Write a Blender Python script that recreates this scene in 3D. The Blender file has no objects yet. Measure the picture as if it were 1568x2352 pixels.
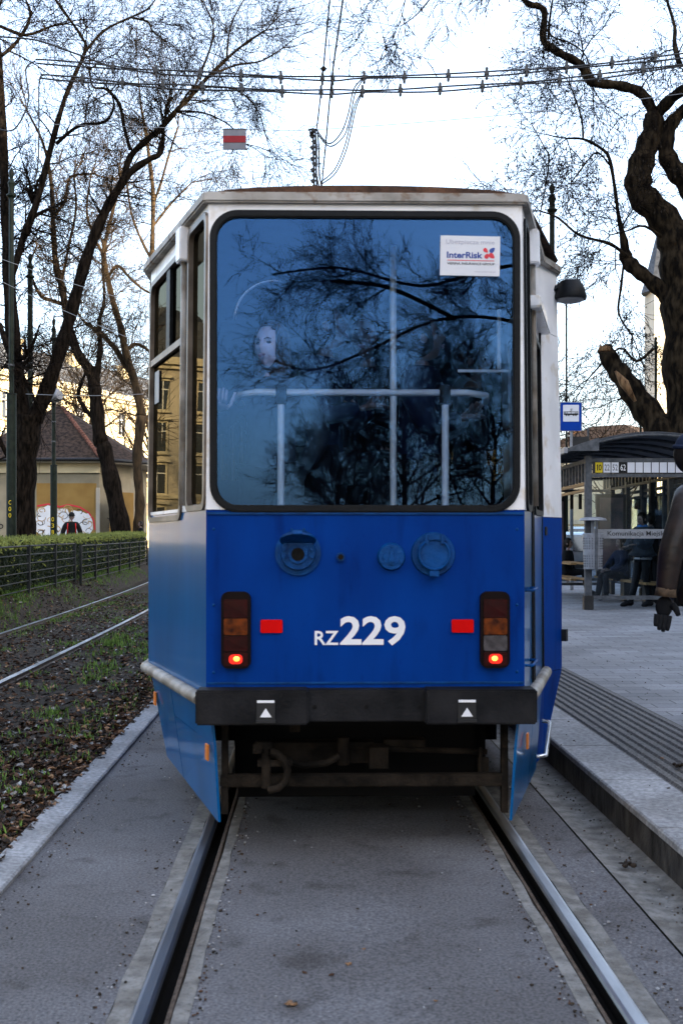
import bpy, bmesh, math, random
import numpy as np
from mathutils import Vector, Matrix
from mathutils.geometry import tessellate_polygon
R = math.radians
scene = bpy.context.scene
col = scene.collection
rng = random.Random(7)

# ------------------------------------------------------------------ camera, sky, sun, exposure
CH = 1.45                                   # eye height above the rails
FP = 2600.0                                 # focal length for a picture 1568 x 2352
cd = bpy.data.cameras.new('camera'); cam = bpy.data.objects.new('camera', cd); col.objects.link(cam)
cam.location = (0, 0, CH); cam.rotation_euler = (R(90), 0, 0)
cd.sensor_fit = 'AUTO'; cd.sensor_width = 36; cd.lens = 36 * FP / 2352; cd.shift_y = 64 / 2352
cd.clip_start = .05; cd.clip_end = 2000
cd.dof.use_dof = True; cd.dof.focus_distance = 17; cd.dof.aperture_fstop = 6.3
scene.camera = cam
SUN_EL = R(17); SUN_DIR = Vector((.85, -.53, 0)).normalized()      # towards the sun: low, behind on the right
w = bpy.data.worlds.new('World'); scene.world = w; w.use_nodes = True
nt = w.node_tree; bg = nt.nodes['Background']
sky = nt.nodes.new('ShaderNodeTexSky'); sky.sky_type = 'NISHITA'; sky.sun_disc = False
sky.sun_elevation = SUN_EL; sky.sun_rotation = math.atan2(SUN_DIR.x, SUN_DIR.y)
sky.air_density = 1.0; sky.dust_density = 4.0; sky.ozone_density = 1.5
veil = nt.nodes.new('ShaderNodeMix'); veil.data_type = 'RGBA'; veil.blend_type = 'ADD'; veil.inputs[0].default_value = 1   # thin bright high cloud over the whole sky
veil.inputs[7].default_value = (1.03, 1.07, 1.22, 1); nt.links.new(sky.outputs[0], veil.inputs[6]); nt.links.new(veil.outputs[2], bg.inputs[0]); bg.inputs[1].default_value = .15
sl = bpy.data.lights.new('sun', 'SUN'); sun = bpy.data.objects.new('sun', sl); col.objects.link(sun)
sl.energy = 5; sl.angle = R(.5); sl.color = (1, .80, .52)
sd = Vector((SUN_DIR.x * math.cos(SUN_EL), SUN_DIR.y * math.cos(SUN_EL), math.sin(SUN_EL)))
sun.rotation_euler = sd.to_track_quat('Z', 'Y').to_euler()
vs = scene.view_settings; vs.view_transform = 'Standard'; vs.look = 'None'; vs.gamma = 1; vs.exposure = 2.2
scene.cycles.max_bounces = 8; scene.cycles.transparent_max_bounces = 16

def at(u, v, d):
    return Vector(((u - 784) / FP * d, d, CH - (v - 1240) / FP * d))
def tc(y):                                   # centre line of the near track, bending gently to the left
    x = .098 - .023 * (y - 5.23)
    if y > 5: q = min(y, 60) - 5; x -= .0009 * q * q
    if y > 60: x -= .099 * (y - 60)
    return x

# ------------------------------------------------------------------ materials
MATS = {}
KEEP = ('tram_blue', 'rail_steel', 'grab_rail', 'skin_pale', 'tram_white', 'reflector_red', 'grass_blade', 'hedge_leaf_lit', 'render_cream', 'spray_brown')
def M(name, c, rough=.6, metal=0, var=.2, scale=4, c2=None, bump=0, bscale=60, coat=0, spec=.5, emit=0, stretch=None, detail=6, lo=.35, hi=.65, rvar=0):
    kk = .60 if max(c) < .5 else .80
    if name in KEEP: kk = 1
    if rough >= .6 and spec == .5: spec = .2
    c = [x * kk for x in c]; c2 = [x * kk for x in c2] if c2 else None
    m = bpy.data.materials.new(name); m.use_nodes = True; n = m.node_tree; N = n.nodes; L = n.links
    b = N['Principled BSDF']; b.inputs['Roughness'].default_value = rough; b.inputs['Metallic'].default_value = metal
    b.inputs['Coat Weight'].default_value = coat; b.inputs['Coat Roughness'].default_value = .08
    b.inputs['Specular IOR Level'].default_value = spec
    t = N.new('ShaderNodeTexCoord'); mp = N.new('ShaderNodeMapping'); L.new(t.outputs['Object'], mp.inputs[0])
    if stretch: mp.inputs['Scale'].default_value = stretch
    a = N.new('ShaderNodeTexNoise'); a.inputs['Scale'].default_value = scale; a.inputs['Detail'].default_value = detail
    L.new(mp.outputs[0], a.inputs[0])
    r = N.new('ShaderNodeValToRGB'); L.new(a.outputs[0], r.inputs[0])
    r.color_ramp.elements[0].position = lo; r.color_ramp.elements[1].position = hi
    ca = [x * (1 - var) for x in c]; cb = list(c2) if c2 else [min(1, x * (1 + var)) for x in c]
    r.color_ramp.elements[0].color = (*ca, 1); r.color_ramp.elements[1].color = (*cb, 1)
    L.new(r.outputs[0], b.inputs['Base Color'])
    if rvar:
        mr = N.new('ShaderNodeMapRange'); mr.inputs[3].default_value = rough; mr.inputs[4].default_value = rough + rvar
        L.new(a.outputs[0], mr.inputs[0]); L.new(mr.outputs[0], b.inputs['Roughness'])
    if bump:
        a2 = N.new('ShaderNodeTexNoise'); a2.inputs['Scale'].default_value = bscale; a2.inputs['Detail'].default_value = 4
        L.new(mp.outputs[0], a2.inputs[0])
        bp = N.new('ShaderNodeBump'); bp.inputs['Strength'].default_value = bump; bp.inputs['Distance'].default_value = .02
        L.new(a2.outputs[0], bp.inputs['Height']); L.new(bp.outputs[0], b.inputs['Normal'])
    if emit:
        L.new(r.outputs[0], b.inputs['Emission Color']); b.inputs['Emission Strength'].default_value = emit
    MATS[name] = m; return m

def glass(name, refl, fac, tint, rough=0.0):
    m = bpy.data.materials.new(name); m.use_nodes = True; n = m.node_tree; N = n.nodes; L = n.links
    N.remove(N['Principled BSDF']); out = N['Material Output']
    tr = N.new('ShaderNodeBsdfTransparent'); tr.inputs[0].default_value = (*tint, 1)
    gl = N.new('ShaderNodeBsdfGlossy'); gl.inputs[0].default_value = (*refl, 1); gl.inputs['Roughness'].default_value = rough
    lw = N.new('ShaderNodeFresnel'); lw.inputs[0].default_value = 1.5
    mr = N.new('ShaderNodeMath'); mr.operation = 'MULTIPLY_ADD'; mr.inputs[1].default_value = 1; mr.inputs[2].default_value = fac
    L.new(lw.outputs[0], mr.inputs[0]); mr.use_clamp = True
    mx = N.new('ShaderNodeMixShader'); L.new(mr.outputs[0], mx.inputs[0]); L.new(tr.outputs[0], mx.inputs[1]); L.new(gl.outputs[0], mx.inputs[2])
    L.new(mx.outputs[0], out.inputs[0]); MATS[name] = m; return m

asphalt = M('asphalt', (.14, .14, .15), .85, var=.3, scale=85, bump=.35, bscale=120, c2=(.27, .265, .28), detail=6, lo=.32, hi=.70)
def add_patches(m, scale, dark, lo=.42, hi=.62, stretch=None):
    """large soft wear patches multiplied over the base colour"""
    n = m.node_tree; N = n.nodes; L = n.links; b = N['Principled BSDF']
    src = b.inputs['Base Color'].links[0].from_socket
    t = N.new('ShaderNodeTexCoord'); mp = N.new('ShaderNodeMapping'); L.new(t.outputs['Object'], mp.inputs[0])
    if stretch: mp.inputs['Scale'].default_value = stretch
    a = N.new('ShaderNodeTexNoise'); a.inputs['Scale'].default_value = scale; a.inputs['Detail'].default_value = 5; L.new(mp.outputs[0], a.inputs[0])
    r = N.new('ShaderNodeValToRGB'); L.new(a.outputs[0], r.inputs[0])
    r.color_ramp.elements[0].position = lo; r.color_ramp.elements[1].position = hi
    r.color_ramp.elements[0].color = (*dark, 1); r.color_ramp.elements[1].color = (1, 1, 1, 1)
    mx = N.new('ShaderNodeMix'); mx.data_type = 'RGBA'; mx.blend_type = 'MULTIPLY'; mx.inputs[0].default_value = 1
    L.new(src, mx.inputs[6]); L.new(r.outputs[0], mx.inputs[7]); L.new(mx.outputs[2], b.inputs['Base Color'])
add_patches(asphalt, 1.1, (.72, .70, .68)); add_patches(asphalt, 5, (.62, .60, .58), .30, .43); add_patches(asphalt, 22, (.7, .68, .66), .26, .38)
concrete = M('concrete', (.24, .23, .215), .8, var=.25, scale=14, bump=.25, bscale=90, c2=(.33, .32, .30)); add_patches(concrete, 6, (.72, .70, .67), .35, .6); add_patches(concrete, 60, (.7, .68, .66), .3, .5)
kerb_stone = M('kerb_stone', (.40, .41, .43), .75, var=.2, scale=40, bump=.3, bscale=140, c2=(.58, .59, .61)); add_patches(kerb_stone, 2.2, (.68, .67, .66))
kerb_dark = M('kerb_dark', (.035, .033, .03), .9, var=.5, scale=7, bump=.5, c2=(.10, .095, .09), stretch=(1, 1.5, .6))  # platform face: its shade is painted in as a near-black colour
rail_steel = M('rail_steel', (.42, .43, .45), .25, metal=.9, var=.3, scale=6, rvar=.22, stretch=(1, .3, 1))
groove_m = M('rail_groove', (.008, .007, .006), .9, spec=.05)
rail_rust = M('rail_rust', (.11, .08, .06), .8, metal=.2, var=.4, scale=30, bump=.3)
soil = M('soil', (.035, .026, .018), .95, var=.5, scale=12, bump=1.0, bscale=35, c2=(.075, .056, .038))
lawn = M('lawn', (.05, .07, .02), .95, var=.4, scale=2, bump=.6, c2=(.09, .075, .035))
tactile = M('tactile', (.16, .155, .15), .85, var=.3, scale=60, bump=.4, c2=(.26, .25, .24))
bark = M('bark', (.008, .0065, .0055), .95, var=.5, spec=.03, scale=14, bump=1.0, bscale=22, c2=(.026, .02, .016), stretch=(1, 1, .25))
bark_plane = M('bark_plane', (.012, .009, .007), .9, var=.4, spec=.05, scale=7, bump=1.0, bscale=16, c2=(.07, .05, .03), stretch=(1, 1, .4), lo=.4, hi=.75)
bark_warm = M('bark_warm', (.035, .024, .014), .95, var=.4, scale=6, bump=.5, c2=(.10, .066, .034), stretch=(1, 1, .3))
wood_raw = M('wood_raw', (.22, .11, .05), .9, var=.6, scale=9, bump=.8, bscale=30, c2=(.38, .22, .11), stretch=(1, 1, .3))
seed = M('seed', (.03, .022, .016), .9)
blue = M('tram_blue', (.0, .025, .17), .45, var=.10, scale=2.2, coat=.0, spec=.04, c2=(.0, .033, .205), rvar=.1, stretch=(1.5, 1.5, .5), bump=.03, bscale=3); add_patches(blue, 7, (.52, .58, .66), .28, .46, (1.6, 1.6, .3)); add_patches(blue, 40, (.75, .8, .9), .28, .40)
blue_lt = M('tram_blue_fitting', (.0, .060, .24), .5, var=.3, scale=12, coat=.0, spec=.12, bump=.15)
blue_side_lit = M('tram_blue_side_lit', (.0, .12, .36), .3, var=.15, scale=2, coat=.6, spec=.1, bump=.035, bscale=5, stretch=(1.5, 1.5, .5))  # lighter copy of the blue: reflected light painted into the slanted sides
white = M('tram_white', (.62, .63, .66), .45, var=.1, scale=3, c2=(.74, .74, .76), coat=.3); add_patches(white, 9, (.78, .68, .55), .30, .42)
gutter = M('gutter', (.48, .45, .40), .6, var=.4, scale=5, c2=(.62, .60, .57), stretch=(1, 1, 1)); add_patches(gutter, 16, (.60, .44, .33), .32, .46)
rustroof = M('rust_roof', (.05, .04, .038), .85, var=.5, scale=7, c2=(.17, .085, .05), bump=.5)
rubber = M('rubber', (.003, .004, .006), .5, spec=.15, var=.3, scale=20, bump=.1, bscale=30)
bumper_m = M('bumper', (.008, .009, .012), .6, var=.4, scale=6, c2=(.022, .022, .025), bump=.15, spec=.12); add_patches(bumper_m, 5, (1.0, 1.0, 1.0))
mud = M('mud_metal', (.008, .0065, .005), .85, var=.4, scale=8, c2=(.030, .023, .017), bump=.4, spec=.1)
black = M('underside', (.004, .004, .004), .9, var=.2)
trim = M('trim', (.30, .28, .25), .5, var=.2, scale=8, c2=(.46, .43, .39), spec=.3); add_patches(trim, 6, (.6, .52, .44), .4, .55)
chrome = M('chrome', (.75, .76, .78), .25, metal=.9, var=.1)
darkmetal = M('dark_metal', (.02, .02, .022), .5, metal=.4, var=.3)
frame_br = M('window_frame', (.16, .12, .09), .45, metal=.4, var=.3, scale=6, c2=(.30, .24, .19))
interior_m = M('interior', (.035, .04, .05), .8, var=.2)
seat_m = M('seat_plastic', (.02, .03, .08), .6)
rail_cream = M('grab_rail', (.80, .78, .70), .35, var=.1, scale=3)
tail_house = M('lamp_housing', (.006, .001, .001), .5, var=.3, spec=.1)
lens_red = M('lens_red', (.03, .001, .001), .4, var=.3, spec=.12, scale=30)
lens_amber = M('lens_amber', (.06, .010, .002), .4, var=.5, spec=.12, scale=22, c2=(.22, .045, .004))
lens_clear = M('lens_clear', (.08, .07, .075), .4, var=.4, spec=.2, scale=30)
lens_lit = M('lens_lit', (.55, .01, .003), .3, var=.2, scale=30, emit=.45)
lens_hot = M('lens_hot', (1, .16, .02), .3, var=.2, scale=40, c2=(1, .45, .06), emit=1.2)
refl_red = M('reflector_red', (.5, .002, .002), .5, var=.1, spec=.05)
refl_orange = M('reflector_orange', (.75, .22, .03), .4, var=.15)
letter_w = M('letter_white', (.82, .83, .87), .5, var=.06)
letter_b = M('letter_blue', (.01, .06, .38), .5, var=.05)
letter_g = M('letter_grey', (.42, .42, .52), .6, var=.05)
letter_r = M('letter_red', (.65, .01, .03), .5, var=.05)
letter_k = M('letter_black', (.01, .01, .012), .6, var=.05)
letter_y = M('letter_yellow', (.65, .50, .02), .6, var=.05)
sticker_m = M('sticker', (.66, .68, .74), .5, var=.03)
sign_blue = M('sign_blue', (.0, .055, .42), .6, var=.08, spec=.1)
grey_metal = M('grey_metal', (.09, .10, .115), .6, metal=.1, var=.2, scale=10, c2=(.15, .16, .175))
grey_light = M('grey_light', (.33, .34, .37), .5, metal=.2, var=.15, scale=10)
roof_sheet = M('shelter_roof', (.16, .17, .19), .6, var=.25)
def see_light(m, c, f):
    n = m.node_tree; t = n.nodes.new('ShaderNodeBsdfTranslucent'); t.inputs[0].default_value = (*c, 1); x = n.nodes.new('ShaderNodeMixShader'); x.inputs[0].default_value = f
    o = n.nodes['Material Output']; src = o.inputs[0].links[0].from_socket; n.links.new(src, x.inputs[1]); n.links.new(t.outputs[0], x.inputs[2]); n.links.new(x.outputs[0], o.inputs[0])
see_light(roof_sheet, (.12, .13, .15), .5)
bin_m = M('bin_grey', (.30, .31, .34), .55, var=.15, scale=20, bump=.1)
wood_and_lit_bar = M('wood_and_lit_bar', (.35, .20, .08), .6, var=.3, scale=6, stretch=(1, 6, 1))
pole_g = M('pole_green', (.006, .014, .009), .5, var=.3, scale=8, spec=.15, c2=(.014, .024, .016))
fence_m = M('fence_metal', (.012, .015, .015), .55, var=.3, spec=.2, c2=(.03, .035, .035))
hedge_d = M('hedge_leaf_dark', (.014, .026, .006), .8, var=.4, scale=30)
hedge_l = M('hedge_leaf_lit', (.14, .16, .035), .8, var=.3, scale=30)
grass_m = M('grass_blade', (.05, .12, .016), .7, var=.4, scale=20, c2=(.13, .22, .04))
lf = [M('dead_leaf_brown', (.085, .042, .022), .8, var=.4, scale=30), M('dead_leaf_tan', (.30, .17, .09), .75, var=.4, scale=30),
      M('dead_leaf_dark', (.028, .019, .013), .85, var=.4, scale=30), M('dead_leaf_grey', (.30, .28, .26), .5, var=.3, scale=30)]
cream = M('render_cream', (.62, .52, .34), .9, var=.12, scale=.5, bump=.1); cream2 = M('render_pale', (.55, .50, .42), .9, var=.12, scale=.5)
stone_trim = M('stone_trim', (.66, .60, .46), .85, var=.12, scale=2)
ochre = M('render_ochre', (.46, .27, .08), .9, var=.15, scale=1.2, c2=(.50, .31, .10)); kiosk_w = M('kiosk_wall', (.40, .35, .25), .9, var=.15, scale=1.2)
tile_roof = M('tile_roof', (.035, .024, .018), .9, var=.5, scale=7, bump=1.0, bscale=10, c2=(.10, .065, .048)); tile_ridge = M('ridge_tile', (.28, .12, .08), .85, var=.3)
slate = M('slate_roof', (.10, .11, .13), .7, var=.3, scale=3); brick_m = M('brick_wall', (.17, .085, .055), .9, var=.3, scale=3, c2=(.25, .14, .09))
winglass = M('window_glass', (.03, .035, .045), .1, var=.3, coat=1)
poster_m = M('poster', (.10, .14, .22), .5, var=.6, scale=2.5, c2=(.32, .2, .2))
cable = M('cable_black', (.008, .008, .01), .5, var=.2); wire_pale = M('wire_pale', (.3, .32, .36), .5)
rear_glass = glass('rear_glass', (.16, .38, .76), .022, (.80, .87, .97)); side_glass = glass('side_glass', (.24, .22, .16), .05, (.20, .20, .19))  # rear reflection tinted blue: the deep blue of the sky is painted in
shelter_glass = glass('shelter_glass', (.8, .9, 1), -.025, (.80, .86, .90))
frost = glass('frosted_band', (.9, .9, .9), .0, (.45, .48, .52), .4)
skin = M('skin', (.30, .21, .18), .55, var=.08, scale=12); skin_p = M('skin_pale', (.82, .68, .70), .5, var=.05, scale=12)
hair_d = M('hair_dark', (.012, .009, .008), .6, var=.3, scale=30, stretch=(1, 1, .2)); hair_w = M('hair_chestnut', (.085, .05, .035), .6, var=.5, scale=30, stretch=(1, 1, .2), c2=(.13, .08, .055)); hair_b = M('hair_brown', (.03, .02, .014), .6, var=.4, scale=30)
eye_m = M('eye_dark', (.02, .02, .03), .2); lip_m = M('lips', (.50, .28, .32), .6)
coat_k = M('cloth_black', (.010, .011, .014), .85, var=.3, scale=6, bump=.4, bscale=9); coat_n = M('cloth_navy', (.014, .025, .06), .85, var=.3, scale=6, bump=.4, bscale=9)
coat_g = M('cloth_grey', (.055, .07, .09), .85, var=.3, scale=6, bump=.5, bscale=9); scarf_b = M('scarf_blue', (.06, .2, .5), .9, var=.3); red_c = M('cloth_red', (.5, .02, .02), .8)
leather = M('leather_brown', (.010, .0065, .005), .5, var=.5, scale=9, bump=.45, bscale=9, c2=(.03, .016, .011), coat=.05, spec=.3, stretch=(1, 1, 1.6)); fur = M('cuff_tan', (.12, .08, .05), .9, var=.4, scale=30)
car_w = M('car_white', (.6, .62, .66), .3, var=.04, coat=1); car_s = M('car_silver', (.3, .32, .36), .3, metal=.5, var=.05, coat=1); car_d = M('car_dark', (.03, .04, .06), .3, var=.1, coat=1)
tail_lit = M('car_tail_lit', (.8, .02, .02), .3, emit=.5); tyre = M('tyre', (.01, .01, .01), .9)

pav = M('platform_paving', (.20, .20, .21), .8, var=.2, scale=50, bump=.2)
def brickify():
    n = pav.node_tree; N = n.nodes; L = n.links; b = N['Principled BSDF']
    t = N.new('ShaderNodeTexCoord'); br = N.new('ShaderNodeTexBrick'); L.new(t.outputs['Object'], br.inputs[0])
    br.inputs['Scale'].default_value = 1; br.inputs['Brick Width'].default_value = .40; br.inputs['Row Height'].default_value = .20
    br.inputs['Mortar Size'].default_value = .006; br.inputs['Color1'].default_value = (.19, .195, .21, 1); br.inputs['Color2'].default_value = (.27, .275, .29, 1); br.inputs['Mortar'].default_value = (.09, .09, .09, 1)
    a = N.new('ShaderNodeTexNoise'); a.inputs['Scale'].default_value = 60; L.new(t.outputs['Object'], a.inputs[0])
    r = N.new('ShaderNodeValToRGB'); L.new(a.outputs[0], r.inputs[0]); r.color_ramp.elements[0].color = (.6, .6, .6, 1); r.color_ramp.elements[1].color = (1.15, 1.15, 1.15, 1)
    mx = N.new('ShaderNodeMix'); mx.data_type = 'RGBA'; mx.blend_type = 'MULTIPLY'; mx.inputs[0].default_value = 1
    L.new(br.outputs[0], mx.inputs[6]); L.new(r.outputs[0], mx.inputs[7]); L.new(mx.outputs[2], b.inputs['Base Color'])
    bp = N.new('ShaderNodeBump'); bp.inputs['Strength'].default_value = .5; bp.inputs['Distance'].default_value = .01; bp.invert = True
    L.new(br.outputs['Fac'], bp.inputs['Height']); L.new(bp.outputs[0], b.inputs['Normal'])
brickify(); add_patches(pav, .8, (.75, .74, .73))

# ------------------------------------------------------------------ object helpers
ORG = {}
def tag(o, label=None, cat=None, group=None, kind=None):
    if label: o['label'] = label
    if cat: o['category'] = cat
    if group: o['group'] = group
    if kind: o['kind'] = kind
    return o
def thing(name, label, cat, loc=(0, 0, 0), rz=0, group=None):
    o = bpy.data.objects.new(name, None); col.objects.link(o); o.location = loc; o.rotation_euler = (0, 0, rz)
    o.empty_display_size = .2; ORG[o.name] = Vector(loc); return tag(o, label, cat, group)
def kids(o): return [c for c in col.objects if c.parent == o]
def copy_tree(o, parent=None):
    c = o.copy(); col.objects.link(c); c.parent = parent
    for ch in kids(o): copy_tree(ch, c)
    return c

class MB:
    def __init__(s): s.v = []; s.f = []; s.m = []
    def add(s, vs, fs, mi=0, mx=None):
        o = len(s.v)
        s.v += [tuple(mx @ Vector(p)) for p in vs] if mx else [tuple(p) for p in vs]
        s.f += [tuple(o + i for i in f) for f in fs]; s.m += [mi] * len(fs); return s
    def box(s, c, d, mi=0, rot=None, taper=None):
        x, y, z = d[0] / 2, d[1] / 2, d[2] / 2; t = taper or (1, 1)
        vs = [(-x, -y, -z), (x, -y, -z), (x, y, -z), (-x, y, -z), (-x * t[0], -y * t[1], z), (x * t[0], -y * t[1], z), (x * t[0], y * t[1], z), (-x * t[0], y * t[1], z)]
        mx = Matrix.Translation(Vector(c)) @ (rot if rot else Matrix())
        return s.add(vs, [(0, 3, 2, 1), (4, 5, 6, 7), (0, 1, 5, 4), (1, 2, 6, 5), (2, 3, 7, 6), (3, 0, 4, 7)], mi, mx)
    def tube(s, pts, rs, n=6, mi=0, cap=True):
        pts = [Vector(p) for p in pts]
        if not isinstance(rs, (list, tuple)): rs = [rs] * len(pts)
        o = len(s.v); prev = None
        for i, p in enumerate(pts):
            a = pts[max(0, i - 1)]; b = pts[min(len(pts) - 1, i + 1)]; t = (b - a)
            t = t.normalized() if t.length > 1e-9 else Vector((0, 0, 1))
            if prev is None: u = t.orthogonal().normalized()
            else:
                u = prev - t * prev.dot(t); u = u.normalized() if u.length > 1e-6 else t.orthogonal().normalized()
            prev = u; w_ = t.cross(u)
            for k in range(n):
                an = 2 * math.pi * k / n; q = p + (u * math.cos(an) + w_ * math.sin(an)) * rs[i]; s.v.append((q.x, q.y, q.z))
        for i in range(len(pts) - 1):
            for k in range(n):
                k2 = (k + 1) % n; s.f.append((o + i * n + k, o + i * n + k2, o + (i + 1) * n + k2, o + (i + 1) * n + k)); s.m.append(mi)
        if cap:
            s.f.append(tuple(o + k for k in reversed(range(n)))); s.m.append(mi)
            e = o + (len(pts) - 1) * n; s.f.append(tuple(e + k for k in range(n))); s.m.append(mi)
        return s
    def cyl(s, p0, p1, r, n=16, mi=0): return s.tube([p0, p1], [r, r], n, mi)
    def sphere(s, c, r, n=12, m=8, mi=0, rot=None):
        r = r if isinstance(r, (tuple, list)) else (r, r, r); vs = [(0, 0, r[2])]
        for i in range(1, m):
            a = math.pi * i / m
            for k in range(n):
                b = 2 * math.pi * k / n; vs.append((r[0] * math.sin(a) * math.cos(b), r[1] * math.sin(a) * math.sin(b), r[2] * math.cos(a)))
        vs.append((0, 0, -r[2])); fs = [(0, 1 + k, 1 + (k + 1) % n) for k in range(n)]
        for i in range(m - 2):
            for k in range(n): fs.append((1 + i * n + k, 1 + (i + 1) * n + k, 1 + (i + 1) * n + (k + 1) % n, 1 + i * n + (k + 1) % n))
        e = len(vs) - 1; fs += [(e, 1 + (m - 2) * n + (k + 1) % n, 1 + (m - 2) * n + k) for k in range(n)]
        return s.add(vs, fs, mi, Matrix.Translation(Vector(c)) @ (rot if rot else Matrix()))
    def prism(s, poly, f, th, mi=0, holes=()):
        """poly/holes in 2D, f(a, b, depth) maps to 3D, th thickness along depth"""
        loops = [list(poly)] + [list(h) for h in holes]; flat = [p for l in loops for p in l]
        tri = tessellate_polygon([[Vector((p[0], p[1], 0)) for p in l] for l in loops]); n = len(flat)
        vs = [f(a, b, 0) for a, b in flat] + [f(a, b, th) for a, b in flat]
        fs = [tuple(t) for t in tri] + [tuple(n + i for i in reversed(t)) for t in tri]; o = 0
        for l in loops:
            k = len(l)
            for i in range(k): j = (i + 1) % k; fs.append((o + i, o + j, n + o + j, n + o + i))
            o += k
        return s.add(vs, fs, mi)
    def ring(s, inner, outer, f, th, mi=0):
        n = len(inner); vs = [f(a, b, 0) for a, b in outer] + [f(a, b, 0) for a, b in inner] + [f(a, b, th) for a, b in outer] + [f(a, b, th) for a, b in inner]; fs = []
        for i in range(n):
            j = (i + 1) % n; fs += [(i, j, n + j, n + i), (2 * n + i, 3 * n + i, 3 * n + j, 2 * n + j), (i, 2 * n + i, 2 * n + j, j), (n + i, n + j, 3 * n + j, 3 * n + i)]
        return s.add(vs, fs, mi)
    def build(s, name, mats, parent=None, smooth=False, bevel=0, world=False, fix=True):
        me = bpy.data.meshes.new(name)
        vs = s.v
        if parent is not None and world:
            q = ORG[parent.name]; vs = [(a - q.x, b - q.y, c - q.z) for a, b, c in vs]
        me.from_pydata(vs, [], s.f)
        mats = mats if isinstance(mats, (list, tuple)) else [mats]
        for m in mats: me.materials.append(m)
        if len(mats) > 1: me.polygons.foreach_set('material_index', s.m)
        if fix and len(s.f) < 40000:
            bm = bmesh.new(); bm.from_mesh(me); bmesh.ops.recalc_face_normals(bm, faces=bm.faces)
            if bevel: bmesh.ops.bevel(bm, geom=bm.edges[:], offset=bevel, segments=2, affect='EDGES', clamp_overlap=True)
            bm.to_mesh(me); bm.free()
        if smooth: me.polygons.foreach_set('use_smooth', [True] * len(me.polygons))
        if smooth == 'auto': me.set_sharp_from_angle(angle=R(35))
        me.update()
        o = bpy.data.objects.new(name, me); col.objects.link(o)
        if parent is not None: o.parent = parent; ORG[o.name] = ORG[parent.name]
        else: ORG[o.name] = Vector((0, 0, 0))
        return o

def rr(cx, cz, w_, h, r, n=6):
    pts = []
    for sx, sz, a0 in ((1, 1, 0), (-1, 1, 90), (-1, -1, 180), (1, -1, 270)):
        for k in range(n + 1):
            a = R(a0 + 90 * k / n); pts.append((cx + sx * (w_ / 2 - r) + r * math.cos(a), cz + sz * (h / 2 - r) + r * math.sin(a)))
    return pts
def text_geo(txt, off=0.0):
    c = bpy.data.curves.new('t', 'FONT'); c.body = txt; c.size = 1; c.offset = off; c.resolution_u = 3
    o = bpy.data.objects.new('t', c); col.objects.link(o); dg = bpy.context.evaluated_depsgraph_get()
    me = bpy.data.meshes.new_from_object(o.evaluated_get(dg)); vs = [v.co.copy() for v in me.vertices]; fs = [tuple(p.vertices) for p in me.polygons]
    bpy.data.objects.remove(o); bpy.data.curves.remove(c); bpy.data.meshes.remove(me); return vs, fs
def put_text(mb, txt, x0, x1, z0, z1, f, mi=0, off=0.0):
    """text stretched into the rectangle x0..x1, z0..z1; f(x, z) -> 3D"""
    vs, fs = text_geo(txt, off); a = min(v.x for v in vs); b = max(v.x for v in vs); c = min(v.y for v in vs); d = max(v.y for v in vs)
    mb.add([f(x0 + (v.x - a) / (b - a) * (x1 - x0), z0 + (v.y - c) / (d - c) * (z1 - z0)) for v in vs], fs, mi)
def sweep(name, prof, y0, y1, mats, step=1.0, closed=False, parent=None, zf=None, jit=0, smooth=False):
    """profile (offset from the track centre line, z) drawn along the track"""
    ys = [y0]
    while ys[-1] < y1: ys.append(min(y1, ys[-1] + step * (1 if ys[-1] < 60 else 10)))
    n = len(prof); mb = MB()
    for i, y in enumerate(ys):
        for j, p in enumerate(prof): mb.v.append((tc(y) + p[0] + (rng.uniform(-jit, jit) if jit else 0), y, p[1] + (zf(p[0], y) if zf else 0)))
    for i in range(len(ys) - 1):
        for j in range(n if closed else n - 1):
            k = (j + 1) % n; mb.f.append((i * n + j, i * n + k, (i + 1) * n + k, (i + 1) * n + j)); mb.m.append(0)
    return mb.build(name, mats, parent, smooth=smooth, fix=closed)

# ------------------------------------------------------------------ the ground
def bank(off, y):                            # the strip left of the far track rises towards the hedge
    q = -off
    g = min(1, max(0, (y - 6) / 14))
    if q < 4.95: return 0
    return (.42 * min(1, (q - 4.95) / .6) + .0 * q) * (.35 + .65 * g) + .0052 * max(0, min(60, y) - 18)
tag(sweep('ground', [(-700, .0), (-60, 0), (-25, 0), (-14, 0), (-8.4, 0), (-8.0, -.06), (-7, -.4), (7, -.4), (10.6, .0), (12, .35), (20, .5), (60, .5), (700, .5)], -150, 1500, lawn, 2,
    zf=lambda o, y: bank(o, y) if o < -7.9 else 0), kind='structure')
tag(sweep('soil_strip', [(-8.2, 0), (-7.2, 0), (-6.4, 0), (-5.6, 0), (-5.3, 0), (-5.1, 0), (-4.96, 0), (-4.94, 0), (-4.4, .0), (-3.8, .01), (-3.25, 0), (-2.8, -.01), (-2.2, .01), (-1.64, -.01)], -6, 140, soil, .5,
    zf=lambda o, y: bank(o, y) + .02 * math.sin(y * 1.7 + o * 3)), kind='structure')
tag(sweep('road_edge', [(-1.50, -.001), (-.849, -.001)], -6, 140, asphalt), kind='structure')
tag(sweep('road', [(-.604, -.001), (0, .004), (.604, -.001)], -6, 140, asphalt), kind='structure')
tag(sweep('road_side', [(.849, -.001), (1.06, -.004)], -6, 140, asphalt), kind='structure')
tag(sweep('gutter_channel', [(1.07, -.004), (1.16, -.014), (1.24, -.014), (1.302, .0)], -6, 140, concrete), kind='structure')
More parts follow.
